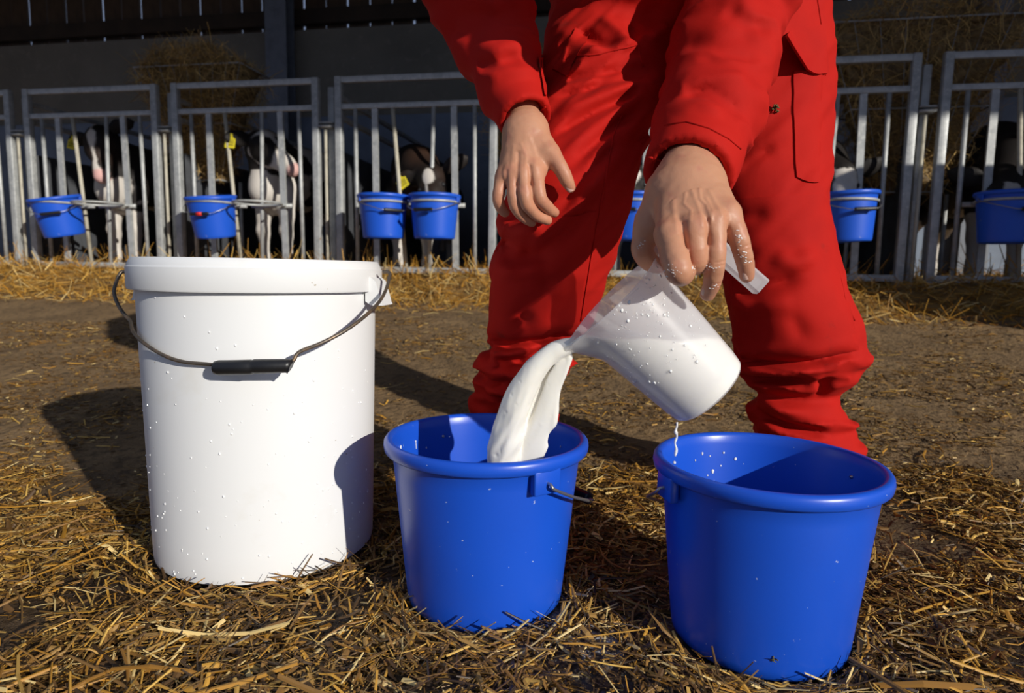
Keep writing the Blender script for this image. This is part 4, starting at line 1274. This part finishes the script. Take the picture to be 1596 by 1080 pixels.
def nail(parent, c, along, normal, w, l):
    a = np.asarray(along, float); a /= np.linalg.norm(a)
    n_ = np.asarray(normal, float); n_ -= a * (n_ @ a); n_ /= np.linalg.norm(n_)
    s = np.cross(a, n_)
    v = []; f = []; N_ = 7
    for i in range(N_):
        for j in range(N_):
            u = -1 + 2 * i / (N_ - 1); t = -1 + 2 * j / (N_ - 1)
            ru = u * math.sqrt(1 - 0.35 * t * t); 
            v.append(np.asarray(c) + a * t * l + s * ru * w + n_ * (0.0007 - 0.45 * w * u * u - 0.0016 * max(0, -t) ** 3))
    for i in range(N_ - 1):
        for j in range(N_ - 1):
            q = i * N_ + j; f.append((q, q + 1, q + N_ + 1, q + N_))
    k = len(v); v += [q - n_ * 0.0012 for q in v]
    f += [tuple(i + k for i in q[::-1]) for q in f]
    ring = [i * N_ for i in range(N_)] + [(N_ - 1) * N_ + j for j in range(1, N_)] + [i * N_ + N_ - 1 for i in range(N_ - 2, -1, -1)] + list(range(N_ - 2, 0, -1))
    for x, y in zip(ring, ring[1:] + ring[:1]): f.append((x, x + k, y + k, y))
    autosmooth(mk('fingernail', v, f, M['nail'], parent, world_coords=True), 60)

# pouring hand: back of the hand to the viewer, fingers round the jug's handle
palm = [[(1048, 292, 0.700, 0.019), (1043, 366, 0.652, 0.0135)], [(1068, 287, 0.694, 0.020), (1081, 358, 0.645, 0.0135)],
        [(1090, 287, 0.695, 0.019), (1113, 346, 0.648, 0.0128)], [(1106, 292, 0.700, 0.0175), (1135, 333, 0.658, 0.0120)],
        [(1030, 300, 0.706, 0.017), (1012, 352, 0.706, 0.0150)]]
fingers = [[(1043, 366, 0.648, 0.0138), (1052, 402, 0.628, 0.0142), (1059, 424, 0.622, 0.0132), (1066, 424, 0.650, 0.0112), (1072, 405, 0.690, 0.0095)],
           [(1081, 358, 0.642, 0.0130), (1086, 395, 0.640, 0.0112), (1086, 412, 0.648, 0.0106), (1084, 408, 0.676, 0.0095), (1082, 390, 0.705, 0.0085)],
           [(1113, 346, 0.646, 0.0120), (1115, 385, 0.640, 0.0104), (1114, 412, 0.641, 0.0102), (1110, 440, 0.652, 0.0090), (1103, 458, 0.664, 0.0076)],
           [(1135, 333, 0.656, 0.0112), (1148, 362, 0.648, 0.0102), (1155, 385, 0.648, 0.0098), (1162, 412, 0.656, 0.0088), (1164, 429, 0.662, 0.0076)],
           [(1012, 345, 0.708, 0.0150), (1004, 372, 0.708, 0.0130), (1002, 392, 0.708, 0.0122), (1012, 408, 0.716, 0.0105), (1026, 414, 0.725, 0.0090)]]
arm = [(1102, 185, 0.810, 0.028), (1085, 230, 0.767, 0.031), (1074, 280, 0.718, 0.034), (1072, 300, 0.702, 0.030)]
veins = [([(1056, 255), (1052, 290), (1046, 330), (1044, 362)], 0.66, 0.0022, 0.0016), ([(1074, 262), (1078, 300), (1082, 330), (1081, 355)], 0.66, 0.0020, 0.0016),
         ([(1090, 292), (1087, 312), (1094, 322), (1095, 350)], 0.66, 0.0013, 0.0016), ([(1068, 300), (1062, 318), (1070, 330), (1064, 346)], 0.66, 0.0012, 0.0013), ([(1100, 280), (1108, 312), (1113, 340)], 0.66, 0.0018, 0.0014),
         ([(1097, 310), (1100, 330), (1096, 345)], 0.66, 0.0012, 0.0013), ([(1062, 350), (1063, 385)], 0.645, 0.0030, -0.0022), ([(1097, 345), (1100, 380)], 0.645, 0.0030, -0.0020), ([(1126, 340), (1130, 360)], 0.65, 0.0028, -0.0018),
         ([(1106, 410), (1122, 407)], 0.65, 0.0011, -0.0008), ([(1106, 415), (1122, 413)], 0.65, 0.0010, -0.0007), ([(1148, 388), (1163, 382)], 0.65, 0.0011, -0.0008), ([(1150, 393), (1165, 388)], 0.65, 0.0010, -0.0006), ([(1103, 443), (1118, 440)], 0.66, 0.0010, -0.0007), ([(1154, 410), (1170, 404)], 0.66, 0.0010, -0.0007)]
hR, fR = hand('hand', palm, fingers, arm, veins, (0.12, 0.65, 0.41), (0.34, 0.93, 0.74), web=[[(1030, 330, 0.700, 0.014), (1026, 360, 0.700, 0.010)]], sY=1.105)
hR['label'] = 'pouring hand with milk on the fingers'
nail(hR, at(1101, 456, 0.655 * 1.105) , fR[2][-1][0] - fR[2][-2][0], (-0.1, -1, -0.15), 0.0052, 0.0058)
nail(hR, at(1165.5, 428, 0.6538 * 1.105), fR[3][-1][0] - fR[3][-2][0], (0.25, -1, 0.1), 0.0048, 0.0056)
# milk on the fingers
BH = BVHTree.FromPolygons([hR.data.vertices[i].co + PR.location for i in range(len(hR.data.vertices))], [list(q.vertices) for q in hR.data.polygons])
m = MB()
def hsurf(px, py):
    loc, nrm, i, t = BH.ray_cast(Vector(_C), Vector(ray(px, py)).normalized())
    return loc
def smear(x, y, s_):
    loc = hsurf(x, y)
    if loc is None: return
    w_ = RNG.uniform(0.8, 2.2); m.add([(loc[0] + q[0] * s_ * w_, loc[1] + q[1] * s_ * 0.30, loc[2] + q[2] * s_ * 0.8) for q in dv], df)
for (cx, cy, sx, sy, n_) in ((1110, 418, 9, 5, 16), (1112, 445, 6, 6, 9), (1152, 372, 4, 12, 18), (1157, 395, 6, 7, 10), (1045, 425, 10, 8, 22), (1080, 418, 6, 5, 10), (1000, 380, 5, 8, 8), (1165, 410, 4, 6, 6)):
    for i in range(n_): smear(cx + RNG.normal(0, sx * 0.6), cy + RNG.normal(0, sy * 0.6), RNG.choice([0.0005, 0.0008, 0.0011], p=[0.5, 0.35, 0.15]))
c = at(1103, 466, 0.664 * 1.105); m.add([(c[0] + q[0] * 0.0028, c[1] + q[1] * 0.0026, c[2] + q[2] * 0.0026) for q in dv], df)
o = m.build('milk_splash', M['milk_white'], hR, world_coords=True); o['kind'] = 'stuff'

# resting hand on the thigh
palm = [[(815, 212, 1.030, 0.020), (834, 268, 0.998, 0.0130)], [(816, 214, 1.030, 0.020), (815, 272, 0.995, 0.0128)],
        [(812, 214, 1.034, 0.020), (798, 272, 1.000, 0.0122)], [(808, 216, 1.038, 0.019), (785, 276, 1.010, 0.0115)],
        [(832, 208, 1.030, 0.017), (856, 240, 1.010, 0.0150)]]
fingers = [[(834, 268, 0.996, 0.0132), (838, 292, 0.985, 0.0112), (843, 311, 0.985, 0.0104), (856, 325, 1.000, 0.0090), (864, 331, 1.010, 0.0078)],
           [(815, 272, 0.993, 0.0128), (818, 300, 0.982, 0.0110), (822, 319, 0.984, 0.0104), (838, 336, 0.998, 0.0090), (853, 343, 1.008, 0.0078)],
           [(798, 272, 0.998, 0.0120), (800, 300, 0.990, 0.0104), (804, 322, 0.992, 0.0098), (816, 338, 1.004, 0.0086), (829, 346, 1.014, 0.0076)],
           [(785, 276, 1.008, 0.0112), (778, 298, 1.000, 0.0098), (777, 313, 1.002, 0.0092), (781, 324, 1.012, 0.0084), (787, 331, 1.020, 0.0076)],
           [(848, 230, 1.016, 0.0160), (866, 250, 1.000, 0.0125), (877, 268, 0.994, 0.0112), (884, 282, 0.996, 0.0102), (889, 292, 1.000, 0.0082)]]
arm = [(799, 140, 1.088, 0.026), (812, 170, 1.066, 0.027), (822, 200, 1.036, 0.027), (824, 216, 1.028, 0.024)]
veins = [([(812, 225), (820, 245), (818, 262)], 1.0, 0.0016, 0.0012), ([(826, 215), (834, 240), (834, 262)], 1.0, 0.0022, 0.0012), ([(800, 230), (797, 262)], 1.01, 0.0020, 0.0010), ([(808, 240), (806, 290)], 1.0, 0.0028, -0.0016), ([(825, 262), (828, 290)], 1.0, 0.0028, -0.0018), ([(790, 270), (789, 300)], 1.01, 0.0026, -0.0014)]
hL, fL = hand('hand', palm, fingers, arm, veins, (-0.06, 0.81, 0.50), (0.13, 1.00, 0.80), web=[[(846, 250, 1.012, 0.013), (842, 262, 1.006, 0.011)]], sY=0.88)
hL['label'] = 'hand resting on the thigh'
nail(hL, at(890, 290, 0.9925 * 0.88), fL[4][-1][0] - fL[4][-2][0], (0.30, -1, 0.25), 0.0062, 0.0066)

# head and neck above the frame, boots hidden behind the buckets
HC = np.array([0.215, 0.78, 0.945])
def f_head(p):
    q = p - np.float32(HC)
    c, s = math.cos(0.75), math.sin(0.75)
    x = q[:, 0]; y = q[:, 1] * c - q[:, 2] * -s; z = q[:, 2] * c + q[:, 1] * -s     # face tips down and forward
    y = q[:, 1] * c + q[:, 2] * s; z = -q[:, 1] * s + q[:, 2] * c
    l = np.stack([x, y, z], -1).astype(np.float32)
    d = ell(l, (0, 0.01, 0.03), (0.077, 0.098, 0.098))
    d = smin(d, ell(l, (0, -0.035, -0.045), (0.056, 0.060, 0.072)), 0.04)
    d = smin(d, cone(l, (0, -0.092, 0.012), (0, -0.112, -0.028), 0.009, 0.013), 0.014)
    d = smin(d, cone(l, (-0.020, -0.088, -0.058), (0.020, -0.088, -0.058), 0.008, 0.008), 0.010)
    d = smin(d, cone(l, (-0.032, -0.088, 0.026), (0.032, -0.088, 0.026), 0.012, 0.012), 0.02)
    for sx in (-1, 1):
        d = smax(d, -ell(l, (sx * 0.031, -0.102, 0.006), (0.017, 0.016, 0.010)), 0.012)
        d = smin(d, ell(l, (sx * 0.030, -0.080, 0.006), (0.013, 0.013, 0.012)), 0.004)
        d = smin(d, ell(l, (sx * 0.078, 0.012, -0.004), (0.010, 0.020, 0.032)), 0.006)
    nk = cone(p, HC + np.array([0, 0.04, -0.05]), np.array([0.17, 1.0, 1.10]), 0.058, 0.066)
    return smin(d, nk, 0.03)
hv, hf = iso(f_head, (HC[0] - .14, HC[1] - .18, HC[2] - .24), (HC[0] + .2, HC[1] + .34, HC[2] + .2), 0.004)
hcol = np.tile(np.array([0.54, 0.265, 0.155]), (len(hv), 1))
head = mk('head', hv, hf, M['skin'], PR, cols=hcol, world_coords=True)
def f_hair(p):
    q = p - np.float32(HC); c, s = math.cos(0.75), math.sin(0.75)
    y = q[:, 1] * c + q[:, 2] * s; z = -q[:, 1] * s + q[:, 2] * c
    l = np.stack([q[:, 0], y, z], -1).astype(np.float32)
    d = ell(l, (0, 0.016, 0.036), (0.085, 0.104, 0.106)) + (fbm(p, 60, 2, 2) - 0.5) * 0.008
    return smax(d, -(y * 1.0 + z * -0.9 + 0.095), 0.01) if False else np.maximum(d, -(y + 0.075 + (z - 0.055) * 0.9))
hv, hf = iso(f_hair, (HC[0] - .14, HC[1] - .18, HC[2] - .2), (HC[0] + .14, HC[1] + .2, HC[2] + .2), 0.004)
mk('hair', hv, hf, M['hair'], head, world_coords=True)
for (x, y, Y, dx) in ((800, 735, 1.17, -0.02), (1236, 735, 1.20, -0.03)):
    q0 = at(x, y, Y)
    g_ = float(gz(q0[0], q0[1]))
    def f_boot(p, q0=q0, dx=dx, g_=g_):
        d = cone(p, (q0[0], q0[1] + 0.02, g_ + 0.30), (q0[0], q0[1] + 0.03, g_ + 0.06), 0.050, 0.046)
        d = smin(d, cone(p, (q0[0], q0[1] + 0.05, g_ + 0.045), (q0[0] + dx, q0[1] - 0.13, g_ + 0.036), 0.047, 0.042), 0.03)
        return np.maximum(d, g_ + 0.002 - p[:, 2])
    hv, hf = iso(f_boot, (q0[0] - .12, q0[1] - .24, g_ - .02), (q0[0] + .12, q0[1] + .14, g_ + .38), 0.006)
    mk('boot', hv, hf, M['boot'], PR, world_coords=True)
q_ = surf(1210, 170)
bit(1210, 168, float(q_[1]) - 0.004, 0.0045, 'dry green burr caught on the red trouser thigh', 'seed_burr', 12)
# ------------------------------------------------------------------ calves
BLK = np.array([0.014, 0.011, 0.010]); BRN = np.array([0.040, 0.018, 0.010]); WHT = np.array([0.66, 0.61, 0.55]); PNK = np.array([0.72, 0.42, 0.38])

def wpt(px, py, d):
    r = ray(px, py); t = (FN0 + d - _C @ NN) / (r @ NN)
    return _C + t * r

def calf(label, u0, d0, yaw, poll, muzz, up, coat, tag_side=0, ears=(0, 0), sc=1.0, zfoot=0.43, tag_text=None, mouth=True, trunk_drop=0.0):
    base = P(u0, d0, zfoot)
    h = (NN * math.cos(yaw) + TU * math.sin(yaw)); lat = np.array([h[1], -h[0], 0])     # towards the tail, to the viewer's right
    Z = np.array([0, 0, 1.0])
    B = lambda s, l, z: base + h * s * sc + lat * l * sc + Z * (z * sc)
    poll = np.asarray(poll, float); muzz = np.asarray(muzz, float)
    f = muzz - poll; HL = np.linalg.norm(f); f = f / HL
    up = np.asarray(up, float); up = up - f * (up @ f); up /= np.linalg.norm(up)
    sd = np.cross(up, f); sd /= np.linalg.norm(sd)
    if sd @ TU < 0: sd = -sd
    Hh = lambda a, b, c: poll + f * (a * HL) + up * (b * sc) + sd * (c * sc)
    ear_dirs = []
    for s, e in zip((-1, 1), ears):
        dr = sd * s + up * -0.15 - f * 0.15 + Z * e
        ear_dirs.append(dr / np.linalg.norm(dr))
    def fn(p):
        d = chain(p, [(B(0.04, 0, 0.60), 0.145 * sc), (B(0.20, 0, 0.61), 0.185 * sc), (B(0.48, 0, 0.59), 0.205 * sc), (B(0.78, 0, 0.63), 0.175 * sc), (B(0.90, 0, 0.62), 0.125 * sc)], 0.05, (lat, 0.80))
        d = smin(d, cone(p, B(0.14, 0, 0.72), B(0.86, 0, 0.74), 0.075 * sc, 0.075 * sc), 0.08)
        d = smin(d, cone(p, B(-0.03, 0, 0.50), B(0.10, 0, 0.46), 0.085 * sc, 0.10 * sc), 0.06)
        # neck and head
        d = smin(d, chain(p, [(B(0.10, 0, 0.68), 0.135 * sc), ((B(0.0, 0, 0.70) + poll) / 2 + f * 0.0, 0.108 * sc), (poll - up * 0.035 * sc + f * 0.03, 0.078 * sc)], 0.05), 0.06)
        hd = chain(p, [(Hh(0.08, -0.035, 0), 0.070 * sc), (Hh(0.42, -0.032, 0), 0.064 * sc), (Hh(0.78, -0.030, 0), 0.046 * sc), (Hh(0.97, -0.032, 0), 0.045 * sc)], 0.03, (sd, 0.95))
        hd = smin(hd, cone(p, Hh(0.12, -0.085, 0), Hh(0.80, -0.060, 0), 0.050 * sc, 0.030 * sc), 0.03)
        for s in (-1, 1):
            hd = smin(hd, ell(p, Hh(0.30, -0.005, s * 0.052), (0.024 * sc,) * 3), 0.02)
            hd = smin(hd, ell(p, Hh(0.99, -0.020, s * 0.020), (0.018 * sc,) * 3), 0.012)
            hd = smax(hd, -ell(p, Hh(1.12, -0.012, s * 0.022), (0.009 * sc,) * 3), 0.006)
            hd = smax(hd, -ell(p, Hh(0.345, 0.008, s * 0.078), (0.014 * sc,) * 3), 0.008)
        d = smin(d, hd, 0.035)
        for s, dr in zip((-1, 1), ear_dirs):
            a = Hh(0.0, -0.020, s * 0.062)
            e = chain(p, [(a, 0.022 * sc), (a + dr * 0.075 * sc, 0.046 * sc), (a + dr * 0.135 * sc, 0.037 * sc), (a + dr * 0.175 * sc, 0.009 * sc)], 0.02, (np.cross(dr, f * 0.6 + Z * -0.2) * 0 + (up * 0.55 + f * 0.75), 0.34))
            d = smin(d, e, 0.014)
        for s in (-1, 1):
            l = s * 0.095
            d = smin(d, chain(p, [(B(0.08, l, 0.52), 0.080 * sc), (B(0.07, l, 0.36), 0.048 * sc), (B(0.055, l, 0.265), 0.041 * sc), (B(0.065, l, 0.235), 0.036 * sc), (B(0.07, l, 0.11), 0.026 * sc), (B(0.065, l, 0.075), 0.031 * sc), (B(0.05, l, 0.03), 0.030 * sc), (B(0.04, l, -0.01), 0.034 * sc)], 0.02), 0.03)
            d = smin(d, chain(p, [(B(0.80, l, 0.56), 0.115 * sc), (B(0.72, l, 0.40), 0.068 * sc), (B(0.80, l, 0.315), 0.042 * sc), (B(0.90, l, 0.265), 0.036 * sc), (B(0.885, l, 0.12), 0.026 * sc), (B(0.88, l, 0.075), 0.031 * sc), (B(0.86, l, 0.03), 0.030 * sc), (B(0.85, l, -0.01), 0.034 * sc)], 0.02), 0.03)
        d = smin(d, chain(p, [(B(0.97, 0, 0.74), 0.028 * sc), (B(1.04, 0, 0.60), 0.018 * sc), (B(1.04, 0.01, 0.36), 0.014 * sc), (B(1.03, 0.01, 0.20), 0.026 * sc)], 0.01), 0.02)
        return d
    corners = np.array([B(s, l, z) for s in (-0.15, 1.12) for l in (-0.25, 0.25) for z in (-0.04, 0.95)] + [Hh(a, b, c) for a in (-0.3, 1.2) for b in (-0.2, 0.2) for c in (-0.26, 0.26)])
    v, fc = iso(fn, corners.min(0) - 0.03, corners.max(0) + 0.03, 0.0095)
    # coat: coordinates along the body and along the head
    q = v - base
    bs = q @ h / sc; bl = q @ lat / sc; bz = q[:, 2] / sc
    r = v - poll
    ha = r @ f / HL; hb = r @ up / sc; hc = r @ sd / sc
    ax = np.hypot(hc, hb + 0.035)
    ishead = (ax < np.interp(ha, [0, 0.4, 0.8, 1.0, 1.1], [0.105, 0.105, 0.085, 0.070, 0.060])) & (ha > -0.15) & (ha < 1.25)
    isear = np.zeros(len(v), bool)
    for s, dr in zip((-1, 1), ear_dirs):
        a = Hh(0.0, -0.020, s * 0.062)
        isear |= (((v - a) @ dr) > 0.018) & (cone(v.astype(np.float32), a, a + dr * 0.16 * sc, 0.05, 0.05) < 0)
    nz = (fbm(v, 9, 61, 3) - 0.5)
    col = coat(bs, bl, bz, ha, hb, hc, ishead & ~isear, isear, nz, v)
    o = mk('calf', v - base, fc, M['coat'], cols=col)
    o.location = base
    tag(o, label, 'calf')
    for s in (-1, 1):
        bmx = bmesh.new(); bmesh.ops.create_uvsphere(bmx, u_segments=12, v_segments=8, radius=0.0135 * sc)
        me = bpy.data.meshes.new('eye'); bmx.to_mesh(me); bmx.free(); me.materials.append(M['rubber'])
        e = bpy.data.objects.new('eye', me); COL.objects.link(e); e.parent = o; e.location = Vector(Hh(0.335, 0.0, s * 0.066) - base)
    if tag_side:
        dr = ear_dirs[0 if tag_side < 0 else 1]; a = Hh(0.0, -0.020, tag_side * 0.062) + dr * 0.112 * sc
        n_ = -NN * 0.9 + np.array([0, 0, 0.1]) + dr * 0.15; n_ /= np.linalg.norm(n_)
        dn = -Z * 1.0 + (dr * 0.25 if tag_text != 'lean' else dr * -0.6); dn -= n_ * (dn @ n_); dn /= np.linalg.norm(dn)
        sx = np.cross(dn, n_)
        c = a + n_ * 0.032 * sc
        out = [(-0.009, -0.016), (0.009, -0.016), (0.012, 0.002), (0.031, 0.012), (0.031, 0.058), (0.027, 0.062), (-0.027, 0.062), (-0.031, 0.058), (-0.031, 0.012), (-0.012, 0.002)]
        vv = [c + sx * x_ * 1.1 + dn * y_ * 1.1 + n_ * t_ - base for t_ in (0.002, -0.002) for x_, y_ in out]
        k = len(out)
        ff = [tuple(range(k)), tuple(range(2 * k - 1, k - 1, -1))] + [(i, (i + 1) % k, (i + 1) % k + k, i + k) for i in range(k)]
        tg = autosmooth(mk('ear_tag', vv, ff, M['tag'], o)); tg['label'] = 'yellow ear tag with faint dark print'
        m = MB()                                     # the print: two worn rows of strokes
        for row, hgt, n_s in ((0.016, 0.006, 4), (0.026, 0.016, 5), (0.047, 0.007, 6)):
            for i in range(n_s):
                x0 = -0.024 + i * 0.048 / n_s
                for (xa, ya, xb, yb) in ((x0, row, x0, row + hgt), (x0, row, x0 + 0.006, row), (x0 + 0.006, row, x0 + 0.006, row + hgt)):
                    p0 = c + sx * xa + dn * ya + n_ * 0.0024 - base; p1 = c + sx * xb + dn * yb + n_ * 0.0024 - base
                    m.tube([p0, p1], 0.0007, 4)
        m.build('print', M['ink'], tg)
    return o

def lerp(c, mask, col):
    m = np.clip(mask, 0, 1)[:, None]
    return c * (1 - m) + col * m
def step(x, e=0.012): return np.clip(x / e + 0.5, 0, 1)

def coat_blaze(bs, bl, bz, ha, hb, hc, hd, er, nz, v):
    c = np.tile(BLK, (len(v), 1)); c = lerp(c, (fbm(v, 6, 4, 2) - 0.4) * 2 * (hd | er), BRN)
    c = lerp(c, step(0.42 + nz * 0.25 - bz) * (bs < 0.3) * ~hd, WHT)
    c = lerp(c, step(0.36 + nz * 0.35 - bz) * ~hd, WHT)
    c = lerp(c, step(0.10 + nz * 0.12 - np.hypot(bl - 0.03, bz - 0.50)) * (bs < 0.12) * ~hd, WHT * 0.9)
    c = lerp(c, step(0.12 + nz * 0.2 - np.hypot(bs - 0.62, bz - 0.52)) * ~hd, WHT)
    w = np.interp(ha, [0.02, 0.12, 0.28, 0.45, 0.62, 0.80, 0.95], [0.008, 0.034, 0.026, 0.010, 0.009, 0.014, 0.030])
    c = lerp(c, step(w + nz * 0.012 - np.abs(hc - 0.004), 0.006) * hd * (hb > -0.075), WHT)
    c = lerp(c, step(ha - 0.90, 0.06) * hd, PNK)
    return c
def coat_pied(bs, bl, bz, ha, hb, hc, hd, er, nz, v):
    c = np.tile(WHT, (len(v), 1))
    c = lerp(c, step(0.17 + nz * 0.25 - np.hypot(bs - 0.06, bz - 0.70)) * ~hd, BLK)
    c = lerp(c, step(0.13 + nz * 0.3 - np.hypot(bs - 0.72, bz - 0.80)) * ~hd, BLK)
    c = lerp(c, step(0.16 + nz * 0.3 - np.hypot(bs - 0.42, bz - 0.55)) * ~hd, BLK)
    neck = (~hd) & (bz > 0.62) & (bs < 0.06)
    c = lerp(c, step(0.05 + nz * 0.5) * neck, BLK)
    c = lerp(c, step(0.075 + nz * 0.05 - np.hypot((ha - 0.30) * 0.27, (hb + 0.035) * 0.9), 0.008) * hd * (np.abs(hc) > 0.018 + nz * 0.02), BLK)
    c = lerp(c, step(0.02 - ha + nz * 0.1, 0.03) * hd * (np.abs(hc) > 0.03), BLK)
    c = lerp(c, 1.0 * er, BLK)
    c = lerp(c, step(ha - 0.97, 0.08) * hd, PNK)
    return c
def coat_star(bs, bl, bz, ha, hb, hc, hd, er, nz, v):
    c = np.tile(BLK, (len(v), 1)); c = lerp(c, (fbm(v, 6, 4, 2) - 0.3) * 2 * (hd | er | (bs < 0.0)), BRN)
    c = lerp(c, step(0.30 + nz * 0.3 - bz) * ~hd, WHT)
    c = lerp(c, step(0.09 + nz * 0.2 - np.hypot(bs - 0.30, bz - 0.56)) * ~hd, WHT)
    c = lerp(c, step(0.07 + nz * 0.12 - np.hypot(bs - 0.55, bz - 0.72)) * ~hd * (bl > 0), WHT)
    c = lerp(c, step(0.036 + nz * 0.03 - np.hypot((ha - 0.20) * 0.20, hc + 0.005), 0.006) * hd * (hb > -0.06), WHT)
    c = lerp(c, step(0.010 + nz * 0.02 - np.abs(hc + 0.022), 0.005) * hd * (ha > 0.2) * (ha < 0.6) * (hb > -0.05), WHT)
    return c
def coat_white_face(bs, bl, bz, ha, hb, hc, hd, er, nz, v):
    c = np.tile(BLK, (len(v), 1))
    c = lerp(c, step(0.34 + nz * 0.3 - bz) * ~hd, WHT)
    c = lerp(c, step(0.055 + nz * 0.04 - np.abs(hc - 0.012), 0.006) * hd * (ha > 0.12 + nz * 0.2), WHT)
    c = lerp(c, step(0.03 + nz * 0.06 - np.hypot((ha - 0.16) * 0.22, hc + 0.075), 0.006) * hd, WHT)
    return c
def coat_snip(bs, bl, bz, ha, hb, hc, hd, er, nz, v):
    c = np.tile(BLK, (len(v), 1))
    c = lerp(c, step(0.30 + nz * 0.3 - bz) * ~hd, WHT)
    c = lerp(c, step(0.046 - np.abs(hc) - np.clip(ha - 0.22, 0, 1) * 0.16 + nz * 0.01, 0.006) * hd * (ha > 0.16) * (hb > -0.07), WHT)
    return c
def coat_dark(bs, bl, bz, ha, hb, hc, hd, er, nz, v):
    c = np.tile(BLK, (len(v), 1))
    c = lerp(c, step(0.36 + nz * 0.4 - bz) * ~hd, WHT * 0.8)
    c = lerp(c, step(0.030 + nz * 0.03 - np.abs(hc), 0.006) * hd * (ha > 0.2), WHT * 0.8)
    return c

def front_u(px, py, d): return fhit(px, py, d)[0]
# facing the camera behind the left gate
calf('black calf with a white blaze facing the camera, yellow tag in one ear', front_u(180, 330, 0.26), 0.26, 0.17,
     wpt(150, 206, 0.16), wpt(152, 273, 0.055), -NN + np.array([0, 0, 0.25]), coat_blaze, tag_side=-1, ears=(0.05, 0.05), sc=1.02)
# head turned to the viewer's right
calf('black and white calf looking sideways with a white muzzle and yellow ear tag', front_u(417, 330, 0.28), 0.28, 0.22,
     wpt(409, 214, 0.18), wpt(461, 258, 0.10), np.array([0.42, -0.30, 1.0]), coat_pied, tag_side=-1, ears=(-0.02, 0.12), sc=1.02)
def drink(label, k, ri, px, py, d, u_off, dd, yaw, coat, tag_side, ears, up=None, sc=1.0, text=None):
    rx = {'E': rE, 'F': rF, 'G': rG}.get(k, RX[ri])
    bc = P(LEFTS[k] + rx, RING_D + 0.015, 0.735)
    poll = wpt(px, py, d)
    calf(label, front_u(px, 300, dd) + u_off, dd, yaw, poll, bc, up if up is not None else (-NN + np.array([0, 0, 0.5])), coat, tag_side=tag_side, ears=ears, sc=sc, tag_text=text)
drink('black calf with a white star drinking from the right one of two hung buckets', 'D', 1, 670, 268, 0.03, -0.13, 0.36, -0.10, coat_star, -1, (0.10, 0.30), text='lean')
drink('black calf with a white triangle on its face, seen between the legs of the person', 'E', 0, 985, 262, 0.02, -0.16, 0.36, -0.25, coat_snip, 0, (0.1, 0.6))
drink('black calf with a white face drinking from the bucket right of the person', 'F', 1, 1312, 262, 0.02, -0.20, 0.36, -0.15, coat_white_face, 0, (0.1, 0.3))
drink('dark calf in shade drinking at the far right edge', 'G', 0, 1570, 285, 0.02, 0.0, 0.38, -0.04, coat_dark, 0, (0.1, 0.2), sc=1.08)
